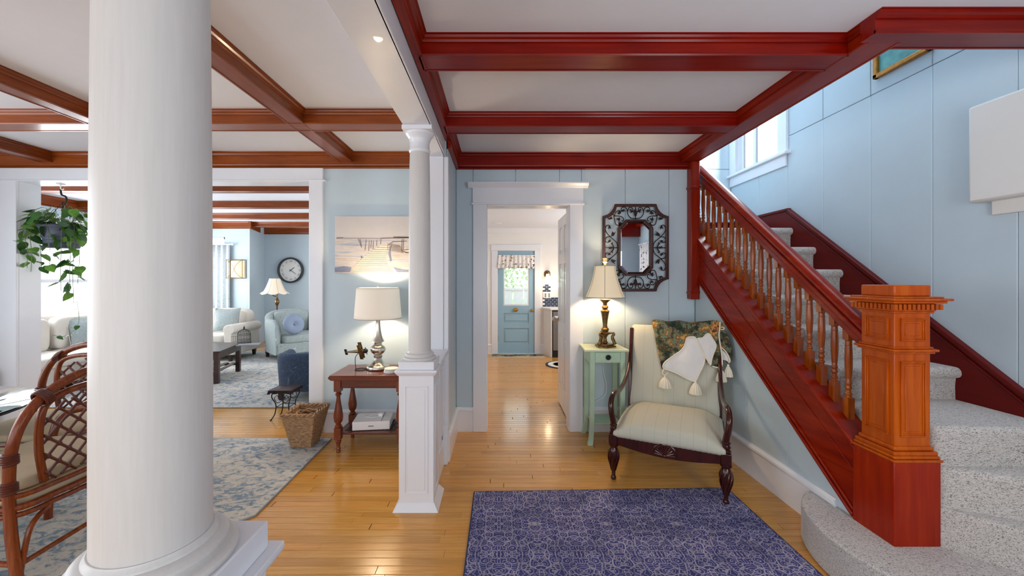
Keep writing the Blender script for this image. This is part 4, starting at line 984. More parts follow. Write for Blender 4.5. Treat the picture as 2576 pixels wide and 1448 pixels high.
# local coordinates: x along the front, y backwards, z up
def Lc(x, y, z): return Vector((OX, OY, 0))+cu*x+cb_*y+Vector((0, 0, z))
legp = [(.0085, .000), (.017, .004), (.020, .014), (.016, .026), (.0125, .036), (.014, .060), (.020, .095), (.029, .140), (.036, .175), (.037, .200), (.031, .225), (.024, .238), (.034, .246), (.036, .256), (.026, .264), (.026, .268)]
for x in (0.0, CWd):
    m = MB(); m.lathe(legp, (x, 0, .0), 24, sq=None)
    lg = m.build('front_leg', 'wood_chair', ac, local=True, ang=50)
    q = MB()
    for k in range(9):          # carved acanthus ribs, swirling
        a0 = 2*PI*k/9; pts = []
        for j in range(9):
            t = j/8; z = .065+t*.150; r = [0.0155, .020, .0245, .0295, .034, .0372, .0385, .0375, .033][j]; a = a0+t*1.1
            pts.append(Vector((x+r*math.cos(a), r*math.sin(a), z)))
        q.tube(pts, [.002, .003, .004, .0048, .0052, .0052, .0046, .0036, .002], 6)
    q.build('carved_leaf', 'wood_chair', lg, local=True)
    box_ = MB().box(x-.030, x+.030, -.030, .030, .262, .335); box_.build('corner_block', 'wood_chair', ac, local=True, bevel=.004)
    # arm support and arm
    m = MB(); m.lathe([(.026, .335), (.030, .340), (.030, .350), (.022, .356), (.026, .364), (.029, .372), (.022, .380), (.020, .386), (.026, .392), (.027, .400), (.020, .408), (.0185, .415)], (x, 0, 0), 20); m.build('arm_baluster', 'wood_chair', ac, local=True, ang=45)
    sgn = -1 if x == 0 else 1
    arm = smooth([(x, 0, .41), (x+sgn*.012, -.012, .49), (x+sgn*.018, -.004, .55), (x+sgn*.016, .04, .592), (x+sgn*.008, .11, .602), (x, .20, .592), (x-sgn*.004, .30, .595), (x-sgn*.008, .40, .615), (x-sgn*.012, .50, .655), (x-sgn*.013, .60, .715), (x-sgn*.013, .665, .80), (x-sgn*.013, .70, .88)], 6)
    MB().tube(arm, [.022-.009*min(1, i/len(arm)) for i in range(len(arm))], 12, flat=1.0).build('arm', 'wood_chair', ac, local=True, ang=60)
    # back post (leg + upright)
    post = [(x-sgn*.015, .70, 0), (x-sgn*.015, .665, .14), (x-sgn*.015, .64, .30), (x-sgn*.014, .66, .50), (x-sgn*.013, .70, .75), (x-sgn*.012, .765, 1.02)]
    pts = smooth(post, 4); vs = []; fs = []
    for p in pts:
        a_, b_ = .015, .026; vs += [(p.x-a_, p.y-b_, p.z), (p.x+a_, p.y-b_, p.z), (p.x+a_, p.y+b_, p.z), (p.x-a_, p.y+b_, p.z)]
    for i in range(len(pts)-1):
        for k in range(4): fs.append((4*i+k, 4*i+(k+1) % 4, 4*i+4+(k+1) % 4, 4*i+4+k))
    fs += [(0, 1, 2, 3), tuple(range(4*len(pts)-4, 4*len(pts)))]
    MB().add(vs, fs).build('back_post', 'wood_chair', ac, local=True, bevel=.004, ang=50)
    MB().box(x-.012 if x else x-.012, x+.012, .03, .66, .262, .33).build('side_rail', 'wood_chair', ac, local=True, bevel=.003)
# bowed front rail
nn = 24; low = [(.03+(CWd-.06)*i/nn, .262-.032*math.sin(PI*i/nn)) for i in range(nn+1)]
MB().prism(low+[(CWd-.03, .335), (.03, .335)], 'y', -.022, .012).build('front_rail', 'wood_chair', ac, local=True, bevel=.003)
fan = MB(); fc = (CWd/2-.01, -.024, .246)
for k in range(11):
    a = PI*(k+.5)/11; d_ = Vector((math.cos(a), 0, math.sin(a))); p0 = Vector(fc)+d_*.014; p1 = Vector(fc)+d_*(.066 if True else 0)
    p1.z = fc[2]+(p1.z-fc[2])*1.02
    fan.tube([p0, p0.lerp(p1, .5), p1], [.003, .0075, .009], 8)
fan.tube([Vector(fc)+Vector((math.cos(PI*k/12)*.082, 0, math.sin(PI*k/12)*.082)) for k in range(13)], .0035, 6)
fan.ball(fc, .014, .008, .012, 12).build('carved_fan', 'wood_chair', ac, local=True)
# seat cushion
def seatfn(u, v):
    x = -.002+u*(CWd+.004); w_ = min(1, v*8, 8*(1-v)*2)
    y = -.040+v*.68
    side = min(1, 6*u, 6*(1-u)); crown = math.sin(PI*min(max(u, 0), 1))**.55
    z = .345+.026*side+.095*(math.sin(PI*(.12+.80*v))**.7)*(.30+.70*(min(1, 4.2*u, 4.2*(1-u))*(2-min(1, 4.2*u, 4.2*(1-u)))))
    return Vector((x, y, z))
m = MB(); m.grid(24, 20, seatfn)
nu, nv = 24, 20
# sides down to the rail
ringi = [i for i in range(nu)]+[j*nu+nu-1 for j in range(1, nv)]+[(nv-1)*nu+i for i in range(nu-2, -1, -1)]+[j*nu for j in range(nv-2, 0, -1)]
b = len(m.v); inset = []
for zz, sh_ in ((.334, 0), (.300, .03)):
    for i in ringi: p = m.v[i].copy(); p.z = zz; p.x += (CWd/2-p.x)*sh_*.4; p.y += (.3-p.y)*sh_*1.6; inset.append(p)
m.v += inset; n_r = len(ringi)
for k in range(n_r): m.f.append((ringi[k], ringi[(k+1) % n_r], b+(k+1) % n_r, b+k)); m.mi.append(0)
for k in range(n_r): m.f.append((b+k, b+(k+1) % n_r, b+n_r+(k+1) % n_r, b+n_r+k)); m.mi.append(0)
b += n_r; m.f.append(tuple(range(b, b+n_r))); m.mi.append(0)
m.build('seat', 'stripe_fabric', ac, local=True, sub=1, ang=70)
def backpt(x, t, off=0):   # t 0..1 from seat to top, off = in front of the back
    y = .618+.150*t-.0*t; z = .36+.69*t
    return Vector((x, y-off*.975, z+off*.2))
def backfn(sgn):
    def fn(u, v):
        x = .012+u*(CWd-.024); e = min(1, 10*u, 10*(1-u)); e = e**.5; et = min(1, 8*(1-v))**.5
        return backpt(x, v, sgn*(.010+.022*e*et*(1 if sgn > 0 else .4)))
    return fn
m = MB(); m.grid(20, 16, backfn(1)); n0 = len(m.v); m.grid(20, 16, backfn(-1))
ri = [i for i in range(20)]+[j*20+19 for j in range(1, 16)]+[15*20+i for i in range(18, -1, -1)]+[j*20 for j in range(14, 0, -1)]
for k in range(len(ri)): a, c_ = ri[k], ri[(k+1) % len(ri)]; m.f.append((a, c_, n0+c_, n0+a)); m.mi.append(0)
m.build('back_cushion', 'stripe_fabric', ac, local=True, sub=1, ang=70)

# blanket draped over the chair back: everything lies on the plane of the back
bn = Vector((0, -1, .0)); 
def BP(px, py, off):
    """the point of the chair-back plane (moved forward by off) seen at pixel px,py of the photograph"""
    p0 = Lc(0, .618-off, .36); pv = Lc(0, .768-off, 1.05)-p0; nrm = cu.cross(pv).normalized()
    dvec = Vector(((px-1255)/F, 1, -(py-702)/F)); o_ = Vector((0, 0, H))
    t = (p0-o_).dot(nrm)/dvec.dot(nrm); return o_+dvec*t
bk = thing('throw_blanket', 'woven green and brown tapestry throw with white fleece over the chair back', 'blanket', Lc(.45, .70, 1.0), rzc)
MATX[bk.name] = Matrix.Translation(Lc(.45, .70, 1.0)) @ Matrix.Rotation(rzc, 4, 'Z')
def zpx(zx, zy): return 1600+zx*260/1711, 790+zy*220/1448
def sheet(outline, off, mat, name, thick=.006, wav=.006, parent=None, seed=0):
    pts = [BP(*zpx(*p), off) for p in outline]
    sp = smooth(pts, 3, True)
    c = sum(sp, Vector())/len(sp); n = len(sp); rings = 7
    vs = []; fs = []
    fw = -cb_
    for r in range(rings):
        t = 1-r/rings
        for i, p in enumerate(sp):
            q = c.lerp(p, t); s_ = math.sin(q.z*38+seed+q.x*22)*.5+math.sin(q.z*17-q.x*41+seed*2)*.5
            vs.append(q+fw*(wav*s_+.010*(1-t)))
    vs.append(c+fw*.010)
    for r in range(rings-1):
        for i in range(n): fs.append((r*n+i, r*n+(i+1) % n, (r+1)*n+(i+1) % n, (r+1)*n+i))
    for i in range(n): fs.append(((rings-1)*n+i, (rings-1)*n+(i+1) % n, rings*n))
    o = MB().add(vs, fs).build(name, mat, parent or bk, solid=thick, ang=80)
    return [vs[i] for i in range(n)]
cloth = [(262, 140), (400, 128), (600, 125), (760, 135), (870, 165), (1000, 135), (1200, 108), (1385, 120), (1400, 300), (1400, 560), (1420, 850), (1350, 880), (1260, 860), (1200, 760), (1050, 560), (900, 560), (760, 620), (600, 720), (470, 830), (430, 905), (400, 780), (360, 620), (320, 400), (290, 250)]
e0 = sheet(cloth, .050, 'tapestry', 'woven_face')
side = [(1385, 160), (1500, 300), (1560, 480), (1590, 640), (1590, 760), (1530, 800), (1480, 770), (1430, 640), (1395, 500)]
sheet(side, .030, 'tapestry', 'woven_side', seed=2)
e1 = sheet([(850, 385), (930, 372), (985, 390), (1050, 520), (1110, 640), (1140, 740), (1110, 860), (1050, 980), (1000, 1090), (960, 1108), (850, 1070), (700, 990), (560, 930), (470, 900), (445, 860), (480, 790), (600, 700), (740, 600), (800, 520), (825, 440)], .068, 'fleece', 'fleece_flap', seed=1, wav=.003)
e2 = sheet([(1010, 402), (1100, 390), (1160, 330), (1215, 325), (1260, 390), (1320, 490), (1320, 560), (1280, 660), (1250, 760), (1235, 840), (1180, 760), (1100, 600), (1040, 490)], .064, 'fleece', 'fleece_flap', seed=3, wav=.003)
e3 = sheet([(1410, 590), (1480, 640), (1540, 720), (1535, 790), (1480, 760), (1430, 740)], .038, 'fleece', 'fleece_lining', seed=3, wav=.002)
m = MB(); m.tube([p-cb_*.003 for p in e1], .0048, 6, closed=True); m.tube([p-cb_*.003 for p in e2], .0048, 6, closed=True)
edge = smooth([BP(*zpx(*p), .062) for p in ((1392, 130), (1385, 230), (1375, 350), (1390, 480), (1410, 600), (1425, 720), (1425, 830), (1400, 880), (1330, 878), (1265, 860))], 4); m.tube(edge, .0055, 6)
edge = smooth([BP(*zpx(*p), .052) for p in ((1415, 555), (1470, 600), (1530, 690), (1555, 770), (1530, 805))], 4); m.tube(edge, .005, 6)
edge = smooth([BP(*zpx(*p), .055) for p in ((1390, 215), (1445, 215), (1460, 235), (1435, 255), (1392, 245))], 4); m.tube(edge, .004, 6)
edge = smooth([BP(*zpx(*p), .070) for p in ((470, 905), (445, 940), (442, 985), (475, 1005), (530, 965))], 4); m.tube(edge, .005, 6)
m.build('corded_edge', 'cord_cream', bk)
# fold over the top to the back of the chair
def over(u, v):
    x = .18+u*.55; a = v*PI
    return Lc(x, .775-.030*math.cos(a)+.008, 1.062+.028*math.sin(a)+.006*math.sin(u*20)) if True else 0
m = MB(); m.grid(20, 6, over); m.grid(20, 4, lambda u, v: Lc(.18+u*.55, .815, 1.06-.30*v)); m.build('top_fold', 'tapestry', bk, solid=.006, ang=80)
def tassel(zx, zy0, zy1, wpx, off):
    x0, y0 = zpx(zx, zy0); top = BP(x0, y0, off); x1, y1 = zpx(zx, zy1); bot = BP(x1, y1, off); L = (top-bot).length; R = wpx*260/1711/2*top.y/F*1.0
    m = MB(); m.ball(top+Vector((0, 0, -.008)), .0085, .0085, .011, 10)
    k = 26
    m.lathe([(.006, -.012), (R*.42, -.024), (R*.75, -.5*L), (R*.97, -.86*L), (R*.98, -L), (R*.2, -.97*L)], top, k, sq=lambda a: 1+.07*math.cos(13*a))
    m.build('tassel', 'cord_cream', bk, ang=20)
tassel(480, 1015, 1215, 200, .070); tassel(985, 1105, 1325, 190, .075); tassel(1410, 895, 1115, 160, .068); tassel(1525, 830, 1035, 135, .050)
# ------------------------------------------------------------------ console table under the painting
tb = thing('end_table', 'cherry wood end table with turned legs and cane shelf', 'table', (-1.085, 3.49, 0))
TX0, TX1, TY0, TY1 = -1.405, -.765, 3.275, 3.71
MB().prism([(TX0, .625), (TX0-.006, .632), (TX0-.006, .640), (TX0+.004, .648), (TX0+.004, .655), (TX1-.004, .655), (TX1-.004, .648), (TX1+.006, .640), (TX1+.006, .632), (TX1, .625), (TX1-.02, .612), (TX0+.02, .612)], 'y', TY0, TY1).build('table_top', 'wood_table', tb, bevel=.003)
box('apron', 'wood_table', TX0+.045, TX1-.045, TY0+.04, TY1-.04, .545, .612, tb, bevel=.002)
box('apron_bead', 'wood_table', TX0+.05, TX1-.05, TY0+.034, TY1-.034, .543, .552, tb, bevel=.003)
tlp = [(.010, 0), (.016, .004), (.018, .012), (.013, .022), (.020, .032), (.013, .044), (.017, .075), (.026, .098), (.020, .108), (.026, .114)]
tlp2 = [(.020, .212), (.028, .218), (.028, .228), (.018, .236), (.022, .246), (.033, .262), (.038, .29), (.038, .315), (.031, .36), (.022, .41), (.0165, .45), (.016, .475), (.026, .484), (.026, .492), (.018, .497), (.024, .506), (.020, .515)]
lgp = None
for x in (TX0+.060, TX1-.060):
    for y in (TY0+.056, TY1-.056):
        m = MB(); m.lathe(tlp, (0, 0, 0), 20).box(-.027, .027, -.027, .027, .114, .212).lathe(tlp2, (0, 0, 0), 20).box(-.028, .028, -.028, .028, .515, .62)
        o = m.build('leg', 'wood_table_z', tb, local=True, ang=45) if lgp is None else lgp.copy()
        if lgp is not None: C.objects.link(o); o.parent = tb
        lgp = lgp or o; o.location = (x+1.085, y-3.49, 0)
box('shelf', 'wood_table', TX0+.05, TX1-.05, TY0+.05, TY1-.05, .150, .166, tb, bevel=.003)
m = MB(); 
for k in range(14): a = TX0+.11+k*.032; m.box(a, a+.012, TY0+.09, TY1-.09, .166, .1685)
for k in range(9): a = TY0+.10+k*.03; m.box(TX0+.10, TX1-.10, a, a+.010, .1675, .170)
m.build('cane_panel', 'wood_dark', tb)
bx = thing('white_box', 'flat white electronics box on the end table shelf', 'box', (-1.10, 3.49, .170), .12)
MB().box(-.155, .155, -.115, .115, 0, .072).build('box_body', 'paper_white', bx, local=True, bevel=.004)
MB().box(-.022, .022, -.1175, -.115, .030, .038).build('printed_word', 'grey_print', bx, local=True)
MB().box(.08, .084, -.116, .116, .0715, .0735).build('lid_seam', 'grey_print', bx, local=True)
m = MB(); m.tube(smooth([(.06*math.cos(a)*(1+.2*math.sin(3*a)), .045*math.sin(a), .078+.002*math.sin(2*a)) for a in [k*PI/4 for k in range(14)]]+[(.02, .03, .085)], 4), .0028, 6); m.xf(Matrix.Translation((-1.12, 3.50, .170)))
cbl = thing('charger_cable', 'coiled white charging cable and plug on the flat white box', 'cable', (-1.12, 3.50, .243))
m.build('cable', 'paper_white', cbl); box('plug', 'paper_white', -1.06, -1.02, 3.49, 3.53, .243, .272, cbl, bevel=.004)
# nickel lamp
nx, ny = -1.07, 3.52
nl = thing('table_lamp', 'brushed nickel lamp with lit white drum shade below the dock painting', 'lamp', (nx, ny, .655))
MB().lathe([(.095, .655), (.098, .659), (.098, .684), (.094, .689), (.066, .700), (.046, .720), (.035, .742), (.030, .756), (.036, .762), (.041, .772), (.036, .782), (.030, .786), (.044, .794), (.060, .810), (.067, .830), (.062, .851), (.045, .868), (.034, .876), (.034, .891), (.038, .896), (.055, .900), (.053, .908), (.043, .926), (.034, .955), (.025, 1.0), (.020, 1.045), (.019, 1.08), (.023, 1.10), (.027, 1.115)],
           (nx, ny, 0), 40).build('base', 'nickel', nl, ang=40)
MB().grid(48, 8, lambda u, v: Vector((nx+(.202-.022*v)*math.cos(2*PI*u), ny+(.202-.022*v)*math.sin(2*PI*u), 1.105+.27*v)), True).build('lamp_shade', 'shade_white', nl, solid=.003, ang=70)
m = MB(); 
for z, r in ((1.107, .2025), (1.373, .1805)): m.tube([(nx+r*math.cos(2*PI*k/48), ny+r*math.sin(2*PI*k/48), z) for k in range(48)], .003, 5, closed=True)
m.build('shade_trim', 'shade_rib', nl)
MB().lathe([(.004, 1.37), (.010, 1.378), (.010, 1.386), (.004, 1.39)], (nx, ny, 0), 12).tube([(nx-.18, ny, 1.368), (nx+.18, ny, 1.368)], .002, 5).build('harp_top', 'nickel', nl)
bulb('lamp_bulb_dining', (nx, ny, 1.26), 12, (1, 0.78, 0.52))
tag(MB().tube(smooth([(nx+.05, 3.72, .64), (nx+.10, 3.765, .52), (nx+.16, 3.77, .38), (nx+.2, 3.765, .24), (nx+.2, 3.75, .1)], 5), .003, 6).build('power_cord', 'paper_white'), 'thin white cord hanging behind the end table', 'cord')
# coasters
for k in range(3):
    o = MB().lathe([(.055, 0), (.059, .002), (.059, .010), (.055, .012)], n=28).build('coaster', 'mat_cream' if k == 2 else 'paper_white', origin=(0, 0, 0))
    o.location = (-.925+.004*k, 3.40-.003*k, .6555+k*.0135); tag(o, ['lowest of the stacked white coasters beside the nickel lamp', 'middle one of the stacked white coasters beside the nickel lamp', 'cream topped uppermost coaster beside the nickel lamp'][k], 'coaster', 'stacked coasters')
# model biplane on a wire stand
pl = thing('model_biplane', 'small bronze model biplane on a wire stand', 'model plane', (-1.245, 3.52, .655))
m = MB(); ringp = [(-1.215+.050*math.cos(a), 3.50+.045*math.sin(a), .659) for a in [k*PI/8 for k in range(16)]]
m.tube(ringp, .0032, 6, closed=True); m.tube(smooth([(-1.262, 3.51, .659), (-1.272, 3.52, .72), (-1.268, 3.52, .765), (-1.24, 3.52, .80)], 6), .003, 6); m.build('wire_stand', 'iron_black', pl)
m = MB(); A = Vector((-1.365, 3.55, .800)); B = Vector((-1.165, 3.47, .825)); dxy = (B-A).normalized()
m.tube([A.lerp(B, t) for t in (0, .3, .6, .85, 1)], [.006, .010, .015, .019, .014], 10); m.build('fuselage', 'brass_dark', pl)
side_ = Vector((dxy.y, -dxy.x, 0)).normalized(); upv = Vector((0, 0, 1))
def slab(name, c, a, ra, b, rb, cth, parent, mat='brass_dark'):
    vs = [c+a*(sa*ra)+b*(sb*rb)+a.cross(b).normalized()*(sc*cth) for sc in (-1, 1) for sa, sb in ((-1, -1), (1, -1), (1, 1), (-1, 1))]
    return MB().add(vs, [(0, 3, 2, 1), (4, 5, 6, 7), (0, 1, 5, 4), (1, 2, 6, 5), (2, 3, 7, 6), (3, 0, 4, 7)]).build(name, mat, parent, bevel=.001, seg=1)
wd = (side_*.35+upv*.94).normalized()
slab('upper_wing', A.lerp(B, .72)+wd.cross(dxy)*.02, wd, .078, dxy, .020, .002, pl); slab('lower_wing', A.lerp(B, .80)-wd.cross(dxy)*.02, wd, .070, dxy, .018, .002, pl)
slab('tail_plane', A, wd, .028, dxy, .014, .002, pl, 'iron_black'); slab('propeller', B+dxy*.008, wd, .035, wd.cross(dxy).normalized(), .004, .002, pl, 'iron_black')
MB().ball(B, .022, .022, .022, 14).build('engine', 'iron_black', pl)
# dock painting
pt = thing('canvas_painting', 'pale seaside dock painting on unframed canvas', 'painting', (-1.15, 3.77, 1.505))
box('canvas', 'canvas_sky', -1.545, -.755, 3.745, 3.779, 1.507, 2.043, pt)
box('painted_water', 'canvas_water', -1.5445, -.7555, 3.7440, 3.7455, 1.508, 1.835, pt)
def art(name, mat, polys, y=3.743):
    m = MB()
    for p in polys: m.prism([(-1.545+.79*a, 1.507+.536*b) for a, b in p], 'y', y, y+.0014)
    return m.build(name, mat, pt)
def stroke(a, b, c, d_, w_=.004): 
    L = math.hypot(c-a, d_-b); nx_, nz_ = -(d_-b)/L*w_, (c-a)/L*w_; return [(a+nx_, b+nz_), (c+nx_, d_+nz_), (c-nx_, d_-nz_), (a-nx_, b-nz_)]
pk = []; r_ = random.Random(5)
for k in range(15):
    t0 = (k/15)**1.25; t1 = ((k+.88)/15)**1.25
    def LR(t): 
        z = .02+t*.47; xl = .19+t*.36-.05*math.sin(PI*t); xr = .70-.02*t-.12*math.sin(PI*t*.9)*0+(-.08*math.sin(PI*t)); return xl, xr, z
    a, b_, z0 = LR(1-(1-t0)); c_, d_, z1 = LR(t1); pk.append([(a, z0), (b_, z0), (d_, z1), (c_, z1)])
art('dock_planks', 'paint_plank', pk, 3.7425)
stk = [stroke(.28, .60, .315, .47, .003), stroke(.30, .60, .32, .45, .003), stroke(.375, .58, .36, .40, .003), stroke(.41, .57, .405, .39, .003), stroke(.435, .58, .43, .44, .003), stroke(.46, .57, .455, .42, .003), stroke(.50, .58, .50, .48, .003), stroke(.55, .60, .545, .51, .003), stroke(.80, .60, .80, .36, .003), stroke(.82, .60, .815, .38, .003), stroke(.70, .55, .86, .56, .004), stroke(.32, .30, .32, .26, .006), stroke(.645, .50, .70, .56, .004)]
for k in range(14): stk.append(stroke(.63+.012*k*.9, .52-.002*k, .625+.015*k, .40-.004*k, .0015))
stk += [stroke(.02, .615, .10, .62, .008), stroke(0.1, .61, .55, .605, .002), stroke(.55, .61, 1.0, .63, .006), stroke(.70, .63, .98, .625, .010)]
for k in range(15):
    t = (k/15)**1.25; xl = .19+t*.36-.05*math.sin(PI*t); xr = .70-.02*t-.08*math.sin(PI*t); z = .02+t*.47; stk.append(stroke(xl, z, xr, z, .0015))
art('brush_strokes', 'paint_brown', stk, 3.7415)
for pz_ in ([[(.66, .20), (.64, .34), (.655, .46), (.69, .53), (.67, .44), (.665, .34), (.68, .22)]], [[(.70, .10), (.74, .02), (1.0, .02), (1.0, .05), (.82, .06)]], [[(.0, .02), (.18, .02), (.20, .10), (.10, .12), (0, .10)]]): art('painted_shadow', 'paint_slate', pz_, 3.742)
art('rowing_boat', 'paint_brown', [[(.79, .40), (.85, .35), (.93, .355), (.97, .40), (.93, .42), (.86, .415)]], 3.7413)
art('boat_inside', 'paint_plank', [[(.81, .40), (.86, .375), (.93, .38), (.95, .40), (.92, .408), (.86, .405)]], 3.7411)

# ------------------------------------------------------------------ waste basket of woven rush
bs = thing('wicker_basket', 'square woven wicker basket beside the opening trim', 'basket', (-1.67, 3.42, .012))
def bq(t, u, off=0):  # t height, u around 0..4
    x0 = -1.785-.0*t; xa = -1.785-.025*t+.012; xb = -1.61+.075*t; ya_ = 3.395-.10*t; yb_ = 3.565+.02*t
    cs = [(xa+off, ya_+off), (xb-off, ya_+off), (xb-off, yb_-off), (xa+off, yb_-off)]; k = int(u) % 4; f = u-int(u)
    return Vector((cs[k][0]*(1-f)+cs[(k+1) % 4][0]*f, cs[k][1]*(1-f)+cs[(k+1) % 4][1]*f, .014+.30*t))
m = MB(); rows = 27; per = 4
for r_i in range(rows):
    pts = []
    for k in range(48):
        u = k/12; p = bq((r_i+.5)/rows, u); cxy = Vector((-1.68, 3.46, p.z)); d_ = (p-cxy); d_.z = 0; d_.normalize()
        pts.append(p+d_*(.0035*(1 if (k+r_i) % 2 else -1)))
    m.tube(pts, .0062, 6, closed=True)
m.build('woven_sides', 'wicker', bs, ang=60)
m = MB()
for k in range(48):
    a, b_ = bq(0, k/12), bq(1, k/12); m.tube([a, b_], .004, 5)
m.prism([(bq(0, k).x, bq(0, k).y) for k in range(4)], 'z', .013, .022); m.build('stakes', 'wicker', bs)
m = MB()
for ph in (0, PI):
    pts = []
    for k in range(96):
        p = bq(1.0, k/24); cxy = Vector((-1.68, 3.43, p.z)); d_ = (p-cxy); d_.z = 0; d_.normalize(); a = k*.8+ph
        pts.append(p+d_*(.009*math.cos(a))+Vector((0, 0, .009*math.sin(a)+.006)))
    m.tube(pts, .009, 6, closed=True)
m.build('braided_rim', 'wicker', bs, ang=60)
m = MB(); 
for ph in (0, 2.2): m.tube([Vector((-1.665+.085*math.cos(2*PI*k/32), 3.45+.075*math.sin(2*PI*k/32), .285+.006*math.sin(k*1.3+ph)+ph*.006)) for k in range(32)], .008, 6, closed=True)
m.build('inner_basket', 'wicker', bs)

# ------------------------------------------------------------------ little iron stool
so = thing('iron_stool', 'tiny wrought iron stool with a fringed seat pad beside the navy chair', 'stool', (-2.20, 4.22, 0))
SX0, SX1, SY0, SY1 = -2.35, -2.12, 4.06, 4.28
m = MB(); m.grid(12, 12, lambda u, v: Vector((SX0+u*(SX1-SX0), SY0+v*(SY1-SY0), .312+.014*math.sin(PI*u)*math.sin(PI*v)))).grid(12, 12, lambda u, v: Vector((SX0+u*(SX1-SX0), SY0+v*(SY1-SY0), .298))); m.build('seat_pad', 'wood_dark', so)
m = MB(); rr = random.Random(2)
per_ = [(SX0+(SX1-SX0)*k/16, SY0) for k in range(16)]+[(SX1, SY0+(SY1-SY0)*k/16) for k in range(16)]+[(SX1-(SX1-SX0)*k/16, SY1) for k in range(16)]+[(SX0, SY1-(SY1-SY0)*k/16) for k in range(16)]
for (x, y) in per_: m.tube([(x, y, .312), (x+(x+2.21)*.05, y+(y-4.22)*.05, .288-.012*rr.random())], .0075, 5)
m.build('ruffled_edge', 'iron', so)
for x, sx_ in ((SX0+.03, -1), (SX1-.03, 1)):
    for y, sy_ in ((SY0+.03, -1), (SY1-.03, 1)):
        MB().tube(smooth([(x, y, .30), (x+sx_*.012, y+sy_*.010, .24), (x-sx_*.018, y-sy_*.012, .16), (x-sx_*.012, y-sy_*.01, .07), (x+sx_*.010, y+sy_*.008, .018), (x+sx_*.018, y+sy_*.014, .006)], 5), .0055, 6).ball((x+sx_*.018, y+sy_*.014, .007), .012, .012, .007, 10).build('leg', 'iron_black', so)
m = MB()
for k in range(2):
    for sx_ in (1, -1): m.tube(smooth([(-2.235, SY0+.03 if k == 0 else SY1-.03, .20), (-2.235+sx_*.045, SY0+.03 if k == 0 else SY1-.03, .18), (-2.235+sx_*.075, SY0+.03 if k == 0 else SY1-.03, .225), (-2.235+sx_*.045, SY0+.03 if k == 0 else SY1-.03, .255), (-2.235+sx_*.03, SY0+.03 if k == 0 else SY1-.03, .22)], 5), .0035, 5)
for a, b_ in (((SX0+.05, SY0+.045), (SX1-.05, SY0+.045)), ((SX0+.05, SY1-.045), (SX1-.05, SY1-.045)), ((SX0+.05, SY0+.045), (SX0+.05, SY1-.045)), ((SX1-.05, SY0+.045), (SX1-.05, SY1-.045))): m.tube([(*a, .13), (*b_, .13)], .004, 6)
m.build('scroll_brace', 'iron_black', so)

# ------------------------------------------------------------------ upholstered chairs and sofas in the living room
def soft(m, x0, x1, y0, y1, z0, z1, r=.05, n=10):
    """a pillow-soft block (superellipsoid)"""
    c = Vector(((x0+x1)/2, (y0+y1)/2, (z0+z1)/2)); h_ = Vector(((x1-x0)/2, (y1-y0)/2, (z1-z0)/2))
    def sp(v, e): return math.copysign(abs(v)**e, v)
    def fn(u, v):
        a = 2*PI*u; b_ = -PI/2+PI*v; return c+Vector((h_.x*sp(math.cos(b_), .3)*sp(math.cos(a), .3), h_.y*sp(math.cos(b_), .3)*sp(math.sin(a), .3), h_.z*sp(math.sin(b_), .35)))
    return m.grid(4*n, 2*n, fn, True)
def tub_chair(name, label, loc, rz, mat, foot='wood_dark', w_=.86, d_=.86, hb=.88, ha=.64):
    t = thing(name, label, 'armchair', loc, rz)
    # local: +y is the back, front at y=0
    def arc(u):      # from left front, round the back, to right front
        if u < .28: k = u/.28; return Vector((-w_/2+.02, k*(d_-.30), 0)), 0
        if u > .72: k = (1-u)/.28; return Vector((w_/2-.02, k*(d_-.30), 0)), 0
        a = PI-(u-.28)/.44*PI; return Vector(((w_/2-.02)*math.cos(a), d_-.30+.28*math.sin(a), 0)), math.sin(a)
    def outer(u, v):
        p, s_ = arc(u); ctr = Vector((0, .35, 0)); h_ = ha+(hb-ha)*(s_**.6)
        if u < .1: h_ = ha-.08*(1-u/.1)
        if u > .9: h_ = ha-.08*(1-(1-u)/.1)
        dirn = (p-ctr).normalized()
        ks = [(0, .12, 0), (0, .2, 0), (.01, .5*h_+.05, 0), (.02, h_-.06, 0), (.012, h_-.012, 0), (-.05, h_, 0), (-.10, h_-.015, 0), (-.125, h_-.07, 0), (-.13, .5*h_, 0), (-.13, .3, 0)]
        i = min(int(v*9.0001), 9); a = ks[i]
        return p+dirn*a[0]+Vector((0, 0, a[1]))
    m = MB(); m.grid(40, 10, outer)
    for e in (0, 39): m.f.append(tuple(j*40+e for j in range(10))); m.mi.append(0)
    m.build('shell', mat, t, local=True, sub=1, ang=80)
    soft(MB(), -w_/2+.12, w_/2-.12, -.02, d_-.25, .30, .46).build('seat_cushion', mat, t, local=True, ang=80)
    soft(MB(), -w_/2+.15, w_/2-.15, d_-.30, d_-.12, .42, hb-.04).build('back_cushion', mat, t, local=True, ang=80)
    MB().prism([(-w_/2+.04, .0), (w_/2-.04, .0), (w_/2-.06, d_-.25), (w_/2-.2, d_-.04), (-w_/2+.2, d_-.04), (-w_/2+.06, d_-.25)], 'z', .12, .32).build('base', mat, t, local=True, bevel=.02, seg=3)
    for x in (-w_/2+.08, w_/2-.08):
        for y in (.05, d_-.18): MB().add(*frustum(x, y, .022, .034, 0.0, .13)).build('leg', foot, t, local=True)
    return t
tub_chair('club_chair', 'pale paisley club chair beneath the wall clock', (-3.50, 7.12, .013), PI/4, 'paisley_light', w_=.92, d_=.92, hb=.87, ha=.72)
pc = thing('round_pillow', 'round blue pleated pillow on the pale paisley chair', 'pillow', (-3.62, 7.02, .50), .9)
MB().lathe([(.02, -.055), (.10, -.05), (.16, -.035), (.185, 0), (.16, .035), (.10, .05), (.03, .045), (.02, .03)], n=40, sq=lambda a: 1+.02*math.cos(14*a), mat=Matrix.Rotation(PI/2-.25, 4, 'X')).xf(Matrix.Translation((0, 0, .16))).build('cover', 'cushion_blue', pc, local=True, ang=80)
